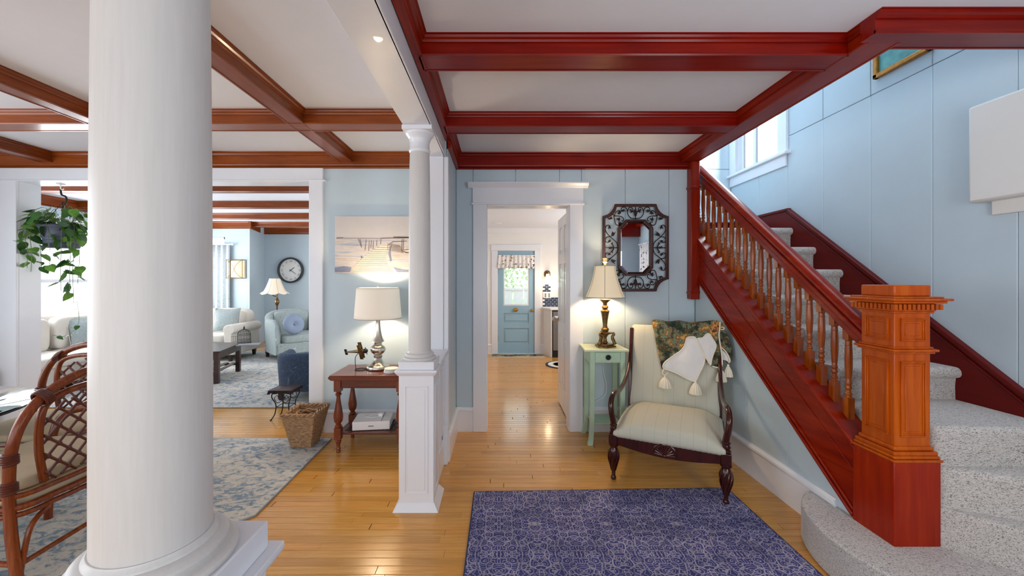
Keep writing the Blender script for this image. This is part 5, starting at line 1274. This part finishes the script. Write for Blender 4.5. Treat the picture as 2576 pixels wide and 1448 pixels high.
MB().ball((0, -.055, .16), .018).build('button', 'cushion_blue', pc, local=True)
tub_chair('club_chair', 'navy paisley club chair seen from behind, beside the iron stool', (-2.40, 5.42, .013), PI*1.06, 'paisley_navy', w_=.80, d_=.80, hb=.57, ha=.54)
# cream sofa beside the curtain (its arm shows)
def sofa(name, label, loc, rz, W=1.9, D=.9, hb=.88, mat='cream_fabric'):
    t = thing(name, label, 'sofa', loc, rz)
    MB().box(-W/2+.06, W/2-.06, .05, D-.05, .10, .34).build('base', mat, t, local=True, bevel=.03, seg=3)
    for s in (-1, 1):
        pr = []
        for k in range(20):
            a = -PI*.35+k/19*PI*1.5; pr.append((s*(W/2-.08)+.105*math.cos(a), .56+.085*math.sin(a)))
        pr = pr+[(s*(W/2-.08)-.075, .12), (s*(W/2-.08)+.075, .12)]
        MB().prism(pr, 'y', 0, D-.05).build('rolled_arm', mat, t, local=True, bevel=.015, seg=3, ang=50)
    soft(MB(), -W/2+.12, W/2-.12, D-.26, D, .30, hb).build('backrest', mat, t, local=True, ang=80)
    for k in range(2):
        x0 = -W/2+.15+k*(W-.3)/2; soft(MB(), x0, x0+(W-.3)/2-.01, .0, D-.22, .32, .48).build('seat_cushion', mat, t, local=True, ang=80)
        soft(MB(), x0+.02, x0+(W-.3)/2-.03, D-.40, D-.20, .46, hb-.03).build('back_cushion', mat, t, local=True, ang=80)
    for x in (-W/2+.1, W/2-.1):
        for y in (.08, D-.1): MB().add(*frustum(x, y, .02, .03, 0, .11)).build('foot', 'wood_dark', t, local=True)
    return t
sofa('sofa', 'cream sofa whose rolled arm stands by the trellis curtain', (-5.36, 6.90, .013), 0, W=1.5, D=.85)
sofa('sofa', 'cream sofa under the wide window, half behind the hanging plant', (-5.48, 5.40, 0.013), PI/2, W=2.2, D=.95, hb=.95)
for args in (('throw_pillow', 'paisley throw pillow on the sofa by the trellis curtain', (-4.98, 7.28, .50), .2, 'paisley_light'), ('throw_pillow', 'grey leaf patterned throw pillow on the window sofa', (-5.95, 5.75, .49), 1.3, 'paisley_light')):
    t = thing(args[0], args[1], 'pillow', args[2], args[3]); m = MB()
    for s in (1, -1): m.grid(10, 10, lambda u, v: Vector(((u-.5)*.42*(1-.10*math.sin(PI*v)), s*.075*(math.sin(PI*u)*math.sin(PI*v))**.5+(v-.5)*.12, .21+(v-.5)*.42*(1-.10*math.sin(PI*u)))))
    m.build('cover', args[4], t, local=True, ang=80)
    MB().tube([Vector((x*.42/2, y*.06, .21+y*.21)) for x, y in ((-1, -1), (1, -1), (1, 1), (-1, 1))], .005, 6, closed=True).build('piping', 'cream_fabric', t, local=True)
# coffee table
ct = thing('coffee_table', 'dark brown coffee table with slatted lower shelf on the pale rug', 'table', (-3.86, 5.47, .013), .24)
CW, CDp = -1.15, .80
box_l = lambda n, mt, *d, **k: MB().box(*d).build(n, mt, ct, local=True, **k)
MB().prism([(0.03, -.03), (.03, CDp+.03), (CW-.03, CDp+.03), (CW-.03, .05), (CW+.10, -.03)], 'z', .425, .450).build('table_top', 'wood_dark', ct, local=True, bevel=.005)
box_l('apron', 'wood_dark', CW, 0, .0, CDp, .335, .425, bevel=.003)
for x in (-.06, CW): 
    for y in (0, CDp-.06): box_l('leg', 'wood_dark', x, x+.06, y, y+.06, 0, .34, bevel=.004)
for y in (.02, CDp-.06): box_l('shelf_rail', 'wood_dark', CW+.02, -.02, y, y+.03, .105, .135)
for k in range(9): box_l('shelf_slat', 'wood_dark', CW+.08+k*.12, CW+.15+k*.12, .03, CDp-.03, .135, .147, bevel=.002)
for k in range(5):
    bo = thing('book', ['red book in the pile on the coffee table shelf', 'navy book in the pile on the coffee table shelf', 'white magazine on the coffee table shelf', 'blue book on top of the coffee table shelf pile', 'black book beside the coffee table shelf pile'][k], 'book',
               Vector((-3.86, 5.47, .161+[0, .032, 0, .026, 0][k]))+Vector(([-.70, -.69, -.35, -.36, -1.0][k]*math.cos(.24)-[.32, .33, .35, .36, .40][k]*math.sin(.24), [-.70, -.69, -.35, -.36, -1.0][k]*math.sin(.24)+[.32, .33, .35, .36, .40][k]*math.cos(.24), 0)), .3+.2*k, 'books on the coffee table shelf')
    MB().box(-.13, .13, -.10, .10, 0, .004).box(-.13, .13, -.10, .10, .024, .028).box(-.13, -.126, -.10, .10, 0, .028).build('cover', 'book_%d' % k, bo, local=True); MB().box(-.125, .125, -.095, .095, .004, .024).build('pages', 'paper_white', bo, local=True)
# birdcage
bc = thing('birdcage', 'small black wire birdcage on the coffee table', 'birdcage', (-3.91, 6.10, .463))
m = MB(); bx_, by_ = -3.91, 6.10; R = .088
MB().lathe([(R+.006, .463), (R+.010, .468), (R+.010, .480), (R+.004, .486)], (bx_, by_, 0), 24).build('base_tray', 'iron_black', bc)
for k in range(14):
    a = 2*PI*k/14; m.tube([(bx_+R*math.cos(a), by_+R*math.sin(a), .486), (bx_+R*math.cos(a), by_+R*math.sin(a), .60)]+[(bx_+R*math.cos(f)*math.cos(a), by_+R*math.cos(f)*math.sin(a), .60+.085*math.sin(f)) for f in (.3, .6, .9, 1.2, 1.5)], .0022, 5)
m.build('wire_bars', 'iron_black', bc)
m = MB(); 
for z in (.52, .60): m.tube([(bx_+R*math.cos(2*PI*k/24), by_+R*math.sin(2*PI*k/24), z) for k in range(24)], .003, 5, closed=True)
m.build('hoops', 'iron_black', bc)
MB().lathe([(.010, .683), (.018, .690), (.006, .70), (.012, .712), (.003, .728), (.003, .74)], (bx_, by_, 0), 12).build('finial', 'iron_black', bc)
m = MB(); m.tube([(bx_-R, by_-.02, .50), (bx_-R-.075, by_-.05, .50), (bx_-R-.075, by_-.05, .58), (bx_-R, by_-.02, .58)], .0026, 5, closed=True)
for k in (1, 2): m.tube([(bx_-R-.025*k, by_-.02-.01*k, .50), (bx_-R-.025*k, by_-.02-.01*k, .58)], .002, 5)
m.build('open_door', 'iron_black', bc)
bo = thing('book', 'thin grey book lying beside the birdcage', 'book', (-3.76, 5.97, .463), .3)
MB().box(-.14, .14, -.09, .09, 0, .016).build('cover', 'grey_print', bo, local=True, bevel=.002)
MB().box(-.137, .137, -.087, .092, .003, .013).build('pages', 'paper_white', bo, local=True)
# floor lamp
fl = thing('floor_lamp', 'bronze floor lamp with scalloped cream shade behind the paisley chair', 'lamp', (-4.52, 8.10, 0))
fx, fy = -4.52, 8.10
MB().lathe([(.14, .0), (.14, .012), (.10, .03), (.03, .05), (.015, .07), (.013, .9), (.022, .92), (.035, .95), (.045, .99), (.035, 1.03), (.018, 1.05), (.022, 1.07), (.012, 1.08), (.010, 1.22)], (fx, fy, 0), 20).build('pole', 'brass_dark', fl, ang=40)
MB().tube(smooth([(fx, fy, 1.10), (fx-.05, fy-.05, 1.12), (fx-.06, fy-.06, 1.18), (fx-.03, fy-.03, 1.25)], 4), .008, 6).build('switch_arm', 'iron_black', fl)
def scal(u, v):
    a = 2*PI*u; t = v; k = abs(math.sin(a*4)); r = .27-.175*t**.55; z = 1.175+.29*t+(1-t)*(.0-.030*k)+0; r *= (1-.05*(1-k)*(1-t)); return Vector((fx-.03+r*math.cos(a), fy-.03+r*math.sin(a), z))
MB().grid(64, 10, scal, True).build('lamp_shade', 'shade_off', fl, solid=.004, ang=60)
m = MB()
for k in range(8): m.tube([scal(k/8, j/8) for j in range(9)], .004, 5)
m.build('shade_piping', 'shade_rib', fl)
# clock
ck = thing('wall_clock', 'round wall clock with thick dark rim and Roman numerals', 'clock', (-4.85, 9.30, 1.66))
RX = Matrix.Rotation(PI/2, 4, 'X')
MB().lathe([(.27, 0), (.295, .01), (.300, .05), (.292, .085), (.276, .095), (.262, .085), (.258, .03), (.258, .02)], n=56, mat=RX).build('rim', 'clock_rim', ck, local=True, ang=40)
MB().lathe([(.26, .02), (.26, .032)], n=56, mat=RX).build('dial', 'clock_face', ck, local=True)
for k, s in enumerate(['XII', 'I', 'II', 'III', 'IIII', 'V', 'VI', 'VII', 'VIII', 'IX', 'X', 'XI']):
    fc_ = bpy.data.curves.new('numeral', 'FONT'); fc_.body = s; fc_.size = .062; fc_.extrude = .0008; fc_.align_x = 'CENTER'; fc_.align_y = 'CENTER'; fc_.materials.append(M['grey_print'])
    to = bpy.data.objects.new('numeral', fc_); me_ = bpy.data.meshes.new_from_object(to); bpy.data.objects.remove(to)
    o = bpy.data.objects.new('numeral', me_); C.objects.link(o); o.parent = ck; a = PI/2-k*PI/6
    o.matrix_local = Matrix.Translation((.205*math.cos(a), -.0335, .205*math.sin(a))) @ RX @ Matrix.Rotation(a-PI/2, 4, 'Z')
for L, w_, a in ((.115, .007, PI/2-.9), (.16, .005, PI/2-2.2)):
    d_ = Vector((math.cos(a), 0, math.sin(a))); q = Vector((-d_.z, 0, d_.x)); m = MB()
    for y in (-.036, -.039): m.v += [d_*-.04+q*w_+Vector((0, y, 0)), d_*L*.8+q*w_+Vector((0, y, 0)), d_*L+Vector((0, y, 0)), d_*L*.8-q*w_+Vector((0, y, 0)), d_*-.04-q*w_+Vector((0, y, 0))]
    m.f = [(0, 1, 2, 3, 4), (9, 8, 7, 6, 5)]+[(i, (i+1) % 5, 5+(i+1) % 5, 5+i) for i in range(5)]; m.mi = [0]*7; m.build('clock_hand', 'clock_rim', ck, local=True)
# wall sconce
sc_ = thing('wall_sconce', 'lit wall sconce with wire frame around a cream shade', 'sconce', (-5.42, 8.27, 1.66))
MB().grid(20, 4, lambda u, v: Vector((.13*math.cos(PI*u), -.13*math.sin(PI*u)*.8-.01, (v-.5)*.34))).build('sconce_shade', 'sconce_shade', sc_, local=True, solid=.004, ang=60)
m = MB()
for z in (-.19, .19): m.tube([(.165, -.01, z), (.165, -.13, z), (-.165, -.13, z), (-.165, -.01, z)], .005, 6, closed=True)
for x in (-.165, .165):
    m.tube([(x, -.13, -.19), (x, -.13, .19)], .005, 6); m.tube([(x, -.01, -.19), (x, -.01, .19)], .005, 6)
    m.tube([(x-math.copysign(.16*math.sin(PI*k/14), x)*1.0, -.135, -.19+.38*k/14) for k in range(15)], .004, 6)
m.build('wire_frame', 'brass_dark', sc_, local=True); MB().box(-.05, .05, -.02, 0, -.08, .08).build('back_plate', 'brass_dark', sc_, local=True, bevel=.004)
# curtain
cn = thing('curtain_panel', 'pale trellis print curtain at the living room window', 'curtain', (-5.9, 8.18, 0))
def cf(u, v): a = u*7*2*PI; amp = .032*(1-.35*v); return Vector((-6.35+u*.80, 8.20+amp*math.sin(a), .10+v*2.08))
MB().grid(100, 6, cf).build('pleated_cloth', 'curtain_trellis', cn, solid=.004, ang=80)
MB().tube([(-6.45, 8.19, 2.17), (-5.50, 8.19, 2.17)], .014, 10).ball((-5.49, 8.19, 2.17), .025).build('curtain_rod', 'white_trim', cn)

# ------------------------------------------------------------------ kitchen bits
MB_ = MB
kb = thing('kitchen_counter', 'white kitchen base unit with angled end panel and pale worktop', 'cabinet', (1.3, 7.4, 0))
MB().prism([(.86, 7.69), (.965, 7.36), (.985, 7.36), (.985, 7.69)], 'z', 0, .88).build('end_panel', 'wall_kitchen', kb, bevel=.003)
MB().prism([(.84, 7.70), (.84, 7.60), (.95, 7.33), (2.19, 7.33), (2.19, 7.70)], 'z', .88, .915).build('worktop', 'paper_white', kb, bevel=.004)
box('carcass', 'wall_kitchen', 1.64, 2.19, 7.38, 7.69, .08, .88, kb); box('plinth', 'black_plastic', 1.64, 2.19, 7.42, 7.69, 0, .08, kb)
dw = thing('dishwasher', 'dark edged steel dishwasher under the kitchen worktop', 'dishwasher', (1.33, 7.5, 0))
box('body', 'black_plastic', .99, 1.635, 7.375, 7.69, .0, .875, dw); box('door_panel', 'steel', 1.005, 1.62, 7.355, 7.375, .13, .85, dw, bevel=.003); box('handle', 'paper_white', 1.025, 1.60, 7.31, 7.345, .74, .77, dw, bevel=.006)
box('handle_mount', 'steel', 1.09, 1.11, 7.34, 7.358, .745, .765, dw)
bsplash = struct(box('wall_backsplash', 'tile_grout', .845, 1.5, 7.692, 7.699, .915, 1.36)); MATX['wall_backsplash'] = Matrix.Translation(bsplash.location)
tl0 = None
for r_i in range(12):
    for k in range(9):
        x = .85+k*.078+(.039 if r_i % 2 else 0); z = .922+r_i*.036; x1 = min(x+.072, 1.5)
        if z > 1.12 and x1 > 1.02: continue
        if 1.08 < z < 1.20: continue
        if tl0 is None:
            o = MB().box(0, .072, -.005, .0, 0, .030).build('tile', 'tile_navy', bsplash, local=True, bevel=.001, seg=1); tl0 = o
        else: o = tl0.copy(); C.objects.link(o); o.parent = bsplash
        o.location = Vector((x, 7.692, z))-bsplash.location
op = thing('outlet_plate', 'white double outlet plate on the navy tile', 'outlet', (.93, 7.69, 1.09))
box('plate', 'paper_white', .86, 1.01, 7.680, 7.691, 1.085, 1.195, op, bevel=.003); box('socket', 'grey_print', .955, .985, 7.678, 7.681, 1.10, 1.18, op); box('socket', 'grey_print', .885, .915, 7.678, 7.681, 1.10, 1.18, op)
ks = thing('wall_sconce', 'lit brass sconce above the navy tile in the kitchen', 'sconce', (.935, 7.70, 1.55))
MB().lathe([(.055, 0), (.058, .01), (.045, .02), (.01, .024)], n=20, mat=RX, sq=lambda a: 1+.25*abs(math.sin(a))).build('back_plate', 'brass_dark', ks, local=True)
MB().tube([(0, -.02, .02), (0, -.08, .03), (0, -.10, -.01)], .010, 8).build('arm', 'brass_dark', ks, local=True)
MB().lathe([(.028, 0), (.034, -.03), (.052, -.09), (.058, -.12)], (0, -.10, 0), 20).build('glass_shade', 'bulb_glass', ks, local=True)
bulb('sconce_bulb_kitchen', (.935, 7.50, 1.42), 3)
cli = thing('ceiling_light', 'round flush light on the kitchen ceiling', 'light', (-.035, 6.95, KZ))
MB().lathe([(.085, 0), (.085, -.008), (.07, -.010)], n=28).build('trim_ring', 'white_trim', cli, local=True); MB().lathe([(.07, -.004), (.07, -.009)], n=28).build('lens', 'bulb_glass', cli, local=True)
dm_ = thing('door_mat', 'patterned rectangular mat in front of the blue door', 'mat', (.34, 7.52, 0))
MB().box(-.47, .50, -.12, .13, .001, .012).build('pile', 'door_mat_print', dm_, local=True, bevel=.002); MB().box(-.48, .51, -.135, -.12, .001, .011).box(-.48, .51, .13, .14, .001, .011).build('hem', 'mat_cream', dm_, local=True)
rm = thing('round_mat', 'round cream mat with navy border near the open white door', 'mat', (1.10, 6.72, 0))
MB().lathe([(.31, .001), (.31, .010), (.27, .012), (.27, .001)], n=48).build('border', 'navy_cloth', rm, local=True); MB().lathe([(.27, .001), (.27, .013)], n=48).build('pile', 'mat_cream', rm, local=True)
m = MB(); m.lathe([(.19, .0132), (.19, .0138), (.175, .0138), (.175, .0132)], n=40); m.build('printed_ring', 'grey_print', rm, local=True)
m = MB()
for k in range(7): m.box(-.10+k*.03, -.085+k*.03, -.02, .02, .0132, .0138)
m.build('printed_word', 'grey_print', rm, local=True)
vl = thing('valance', 'white floral valance hanging over the glass of the blue door', 'valance', (.335, 7.69, 1.66))
def vf(u, v): return Vector((-.345+.69*u+(1-v)*(u-.5)*.05, -.025-.018*math.sin(u*9*2*PI)*(1-.5*v), (v)*.26+.0*u))
MB().grid(90, 6, vf).xf(Matrix.Translation((0, 0, .0))).build('floral_cloth', 'floral', vl, local=True, solid=.003, ang=80)
MB().tube([(-.36, -.02, .25), (.36, -.02, .25)], .008, 8).build('rod', 'white_trim', vl, local=True)

# ------------------------------------------------------------------ rattan dining chairs
def rattan_chair(label, loc, rz):
    t = thing('rattan_chair', label, 'chair', loc, rz, 'rattan chairs at the glass table')
    # local: back panel in plane y=0 facing -y, x across
    W2 = .33
    hoop = smooth([(-W2, .03, 0), (-W2-.005, .0, .25), (-W2-.008, -.01, .50), (-W2-.004, 0, .68), (-W2+.035, .012, .80), (-.215, .022, .885), (-.11, .03, .935), (0, .032, .952), (.11, .03, .935), (.215, .022, .885), (W2-.035, .012, .80), (W2+.004, 0, .68), (W2+.008, -.01, .50), (W2+.005, 0, .25), (W2, .03, 0)], 7)
    MB().tube(hoop, .022, 10).build('back_hoop', 'rattan', t, local=True, ang=80)
    inn = smooth([(-.20, -.004, .455), (-.222, -.004, .60), (-.228, .004, .74), (-.205, .010, .83), (-.12, .016, .868), (0, .018, .878), (.12, .016, .868), (.205, .010, .83), (.228, .004, .74), (.222, -.004, .60), (.20, -.004, .455)], 6)
    MB().tube(inn, .0165, 10).build('inner_arch', 'rattan', t, local=True, ang=80)
    m = MB(); kn = MB()
    def inside(x, z): 
        lim = .222 if z < .76 else .222-(z-.76)**1.5*6.5
        return abs(x) <= lim and .452 <= z <= .872
    for s in (1, -1):
        for c in [(.0+k*.088) for k in range(-8, 9)]:
            seg = []
            for j in range(60):
                x = -.24+.48*j/59; z = .66+s*x*.92+c
                if inside(x, z): seg.append(Vector((x, .004+.004*s+.010*(z-.45), z)))
            if len(seg) > 2: MB().tube([seg[0], seg[-1]], .0068, 6).build('lattice_cane', 'rattan_wrap', t, local=True)
    for i in range(-8, 9):
        for j in range(-8, 9):
            x = (i-j)*.088/(2*.92); z = .66+(i+j)*.088/2
            if inside(x, z) and abs(x) < .21: kn.ball((x, .006+.010*(z-.45), z), .0115, .012, .0115, 8)
    kn.build('lattice_knots', 'rattan_wrap', t, local=True)['kind'] = 'stuff'
    for s in (-1, 1):      # bindings
        for z, yy in ((.47, -.01), (.60, -.006)):
            m = MB()
            m.tube([(s*(W2+.008)+.026*math.cos(q*PI/6), yy+.026*math.sin(q*PI/6), z+q*.011/12) for q in range(52)], .006, 5).build('cane_binding', 'rattan_wrap', t, local=True)
        m = MB()
        m.tube([(s*.245+.018*math.cos(q*PI/6)-s*.008*q/12, .018+.034*math.sin(q*PI/6), .862+.035*math.cos(q*PI/6)+.003*q/12) for q in range(60)], .0058, 5).build('cane_binding', 'rattan_wrap', t, local=True)
        MB().tube(smooth([(s*(W2+.01), -.01, .62), (s*(W2+.03), -.16, .64), (s*(W2+.035), -.34, .635), (s*(W2+.02), -.47, .60), (s*(W2-.0), -.52, .50), (s*(W2-.01), -.53, .25), (s*(W2-.01), -.54, 0)], 6), .020, 10).build('arm', 'rattan', t, local=True, ang=80)
        MB().tube(smooth([(s*W2, .01, .14), (s*W2, -.26, .16), (s*W2, -.53, .14)], 4), .012, 8).build('side_stretcher', 'rattan', t, local=True)
        MB().tube(smooth([(s*(W2-.01), .02, .10), (s*(W2-.05), .02, .28), (s*(W2-.13), .02, .34)], 5), .011, 8).build('bracket', 'rattan', t, local=True)
    for z, r in ((.448, .013), (.395, .016), (.362, .013)):
        pts = smooth([(-W2, .0, z), (-W2*.5, .02, z-.012), (0, .03, z-.014), (W2*.5, .02, z-.012), (W2, 0, z), (W2+.01, -.26, z), (W2-.02, -.52, z), (0, -.56, z), (-W2+.02, -.52, z), (-W2-.01, -.26, z)], 5, True)
        MB().tube(pts, r, 8, closed=True).build('seat_rail', 'rattan', t, local=True)
    MB().tube([(-W2, .01, .13), (W2, .01, .13)], .012, 8).build('back_stretcher', 'rattan', t, local=True)
    soft(MB(), -W2+.01, W2-.01, -.54, .005, .365, .435).build('woven_seat', 'seat_cream', t, local=True, ang=80)
    soft(MB(), -W2+.04, W2-.04, -.53, -.03, .43, .50).build('seat_cushion', 'seat_cream', t, local=True, ang=80)
    return t
rattan_chair('rattan armchair nearest the camera, with cream cushion, back to the big column', (-2.215, 2.135, .013), -PI/2+.03)
rattan_chair('rattan armchair on the far side of the glass table', (-3.03, 2.93, .013), 0.0)
gtb = thing('dining_table', 'round glass dining table beside the rattan chairs', 'table', (-3.3, 2.0, 0))
MB().lathe([(.645, .728), (.65, .731), (.65, .737), (.645, .740)], (-3.3, 2.0, 0), 64).build('glass_top', 'glass_table', gtb)
MB().tube([(-3.3+.64*math.cos(2*PI*k/48), 2.0+.64*math.sin(2*PI*k/48), .722) for k in range(48)], .006, 6, closed=True).build('under_ring', 'iron_black', gtb)
for k in range(8):
    a = 2*PI*k/8; MB().tube(smooth([(-3.3+.26*math.cos(a), 2+.26*math.sin(a), .02), (-3.3+.16*math.cos(a), 2+.16*math.sin(a), .35), (-3.3+.30*math.cos(a), 2+.30*math.sin(a), .72)], 6), .018, 8).build('leg', 'rattan', gtb)

# ------------------------------------------------------------------ hanging pothos
HX, HY = -4.235, 3.86; PZ = .19
hp = thing('hanging_plant', 'trailing green pothos in a slate grey hanging pot at the opening', 'plant', (HX, HY, 1.75))
MB().lathe([(.108, 1.750), (.118, 1.756), (.128, 1.79), (.138, 1.85), (.148, 1.89), (.158, 1.935), (.168, 1.945), (.170, 1.960), (.164, 1.968), (.154, 1.960), (.145, 1.93)], (HX, HY, 0), 32).build('pot', 'pot_grey', hp, ang=40)
m = MB()
for z, r in ((1.79, .130), (1.82, .135), (1.85, .140)): m.tube([(HX+r*math.cos(2*PI*k/32), HY+r*math.sin(2*PI*k/32), z) for k in range(32)], .0025, 5, closed=True)
m.build('pot_ribs', 'pot_grey', hp)
m = MB()
for k in range(3): a = 2*PI*k/3+.4; m.tube([(HX+.155*math.cos(a), HY+.155*math.sin(a), 1.955), (HX, HY, 2.20)], .0025, 5)
m.tube(smooth([(HX, HY, 2.15), (HX+.035, HY, 2.20), (HX+.03, HY, 2.25), (HX-.01, HY, 2.27), (HX-.02, HY, 2.32)], 5), .008, 7); m.build('hanger_wire', 'iron_black', hp)
MB().lathe([(.035, 2.376), (.03, 2.366), (.01, 2.36)], (HX-.02, HY, 0), 16).tube(smooth([(HX-.02, HY, 2.365), (HX-.02, HY, 2.33), (HX, HY, 2.315), (HX+.01, HY, 2.33)], 4), .005, 6).build('ceiling_hook', 'paper_white', hp)
leafm = {}
def leaf(p, rz_, pitch, s, mat):
    if mat not in leafm:
        q = MB(); out = [(0, 0), (.30, -.10), (.50, .10), (.52, .35), (.38, .68), (0, 1.15), (-.38, .68), (-.52, .35), (-.50, .10), (-.30, -.10)]
        vs = [Vector((x*.9, y, -.10*x*x*2-.06*y*y)) for x, y in out]+[Vector((0, .3, .07)), Vector((0, .65, .03))]
        n = len(out); fs = []
        for i in range(n): fs.append((i, (i+1) % n, 10 if (i < 3 or i > 6) else 11))
        fs += [(3, 11, 10), (7, 10, 11)]
        q.add(vs, fs); o = q.build('leaf', mat, hp, local=True, ang=180); leafm[mat] = o
    else:
        o = leafm[mat].copy(); C.objects.link(o); o.parent = hp
    o.location = Vector(p)-Vector((HX, HY, 1.75)); o.rotation_euler = (pitch, rr.uniform(-.5, .5), rz_); o.scale = (s, s, s)
rr = random.Random(11)
vm_ = MB()
for k in range(62):       # crown
    a = rr.uniform(0, 2*PI); r = rr.uniform(.08, .27); z = 1.985+rr.uniform(-.02, .15)-max(0, r-.16)*.7
    p = (HX+r*math.cos(a), HY+r*math.sin(a), z); leaf(p, a-PI/2+rr.uniform(-.7, .7), rr.uniform(-1.3, -.1), rr.uniform(.065, .10), 'leaf_green' if rr.random() < .6 else 'leaf_dark')
    vm_.tube(smooth([(HX+.05*math.cos(a), HY+.05*math.sin(a), 1.95), (HX+r*.6*math.cos(a), HY+r*.6*math.sin(a), z+.03), p], 3), .0022, 4)
vines = [(-.34, .0, 1.50, 10), (-.29, .06, 1.52, 10), (-.24, -.10, 1.56, 8), (-.36, -.05, 1.80, 5), (.12, -.12, 1.34, 9), (.19, -.07, 1.22, 10), (.03, -.15, 1.50, 6), (.24, -.08, 1.40, 9), (.27, .05, 1.50, 8), (-.14, -.15, 1.52, 5), (.21, -.12, 1.30, 8)]
for (dx, dy, ze, nl_) in vines:
    L = math.hypot(dx, dy); ux, uy = dx/L, dy/L
    pts = smooth([(HX+ux*.08, HY+uy*.08, 1.95), (HX+ux*.17, HY+uy*.17, 1.985), (HX+dx, HY+dy, 1.87), (HX+dx*1.02+.02*math.sin(ze*9), HY+dy, (1.87+ze)/2), (HX+dx*.95, HY+dy, ze)], 8)
    vm_.tube(pts, .0022, 4)
    for k in range(nl_):
        t = .25+.75*k/nl_; p = pts[int(t*(len(pts)-1))]; sz = rr.uniform(.07, .10)*(1-.35*max(0, t-.5))
        side_a = rr.choice((0, PI))+rr.uniform(-.8, .8); q = p+Vector((.03*math.cos(side_a), .03*math.sin(side_a), 0)); leaf(q, side_a-PI/2, rr.uniform(-1.3, -.3), sz, 'leaf_green' if rr.random() < .55 else 'leaf_dark')
tip = smooth([(HX+.19, HY-.05, 1.24), (HX+.21, HY-.05, 1.05), (HX+.14, HY-.05, 1.10-.16), (HX+.04, HY-.04, 1.06-.16), (HX-.06, HY-.05, 1.08-.16)], 6); vm_.tube(tip, .0022, 4)
for k in (8, 14, 20, 23): leaf(tip[k], rr.uniform(0, 6), -.8, .045, 'leaf_dark')
vm_.build('vine_stems', 'stem_green', hp)
# small plant at the far left edge
sp_ = thing('potted_plant', 'small potted plant at the left edge behind the glass table', 'plant', (-4.72, 3.60, 0))
MB().lathe([(.10, 0), (.13, .02), (.15, .60), (.16, .62), (.14, .62)], (-4.86, 3.60, 0), 24).build('plant_stand', 'wood_dark', sp_); MB().lathe([(.07, .62), (.09, .72), (.10, .74), (.08, .73)], (-4.86, 3.60, 0), 20).build('pot', 'seat_cream', sp_)
for k in range(12):
    a = rr.uniform(0, 2*PI); q = MB(); L = rr.uniform(.16, .28); pts = []
    base = Vector((-4.86, 3.60, .72)); d_ = Vector((math.cos(a), math.sin(a), 0)); w_ = .018
    vs = []
    for j in range(5): t = j/4; c_ = base+d_*(L*.6*t)+Vector((0, 0, L*(t-.45*t*t)*1.3)); s_ = Vector((-d_.y, d_.x, 0))*(w_*math.sin(PI*(.15+.8*t))); vs += [c_-s_, c_+s_]
    q.add(vs, [(2*j, 2*j+1, 2*j+3, 2*j+2) for j in range(4)]).build('blade_leaf', 'leaf_dark', sp_, solid=.001, ang=80)

# ------------------------------------------------------------------ behind the tripod (seen in the mirror) and outside
cw = thing('entry_curtain', 'white floral curtain on the entry wall seen in the mirror', 'curtain', (2.70, .4, .9))
MB().grid(60, 6, lambda u, v: Vector((2.64+.02*math.sin(u*8*2*PI), 0.08+u*.9, .75+v*1.35))).build('floral_cloth', 'floral', cw, solid=.004, ang=80)
MB().tube([(2.64, 0.02, 2.1), (2.64, 1.03, 2.1)], .012, 8).build('rod', 'white_trim', cw)
def tree(label, x, y, hgt, r, seed, n=34):
    t = thing('garden_tree', label, 'tree', (x, y, 0)); q = random.Random(seed)
    MB().tube([(x, y, 0), (x+.1, y, hgt*.5), (x, y+.1, hgt*.8)], [.18, .14, .08], 8).build('trunk', 'bark', t)
    m = MB()
    for k in range(n*110):
        a, b_ = q.uniform(0, 2*PI), math.acos(q.uniform(-1, 1)); rad = r*(q.random()**.4); c_ = Vector((x+rad*math.sin(b_)*math.cos(a), y+rad*math.sin(b_)*math.sin(a), hgt*.75+rad*math.cos(b_)*.8))
        s = q.uniform(.05, .11); d1 = Vector((q.uniform(-1, 1), q.uniform(-1, 1), q.uniform(-1, 1))).normalized()*s; d2 = d1.orthogonal().normalized()*s*.6
        m.add([c_-d1, c_+d2, c_+d1, c_-d2], [(0, 1, 2, 3)])
    o = m.build('crown', 'tree_foliage', t, ang=180); o['kind'] = 'stuff'
tree('leafy garden tree seen through the blue door glass', -1.3, 13.5, 3.4, 2.9, 4)
tree('garden tree just outside the stair window', 8.6, 8.6, 6.2, 1.8, 8)
fn_ = thing('garden_fence', 'white board fence beyond the blue door', 'fence', (.5, 11.0, 0))
for k in range(14): box('board', 'fence_white', -1.4+k*.3, -1.13+k*.3, 11.0, 11.03, 0, 1.18, fn_)
box('top_rail', 'fence_white', -1.4, 2.8, 10.98, 11.05, 1.16, 1.22, fn_)
struct(box('ground', 'lawn', -3, 6, 10.1, 30, -.2, -.05))
#, 'lawn', -20, -7.1, -10, 10.0, -.2, -.05))
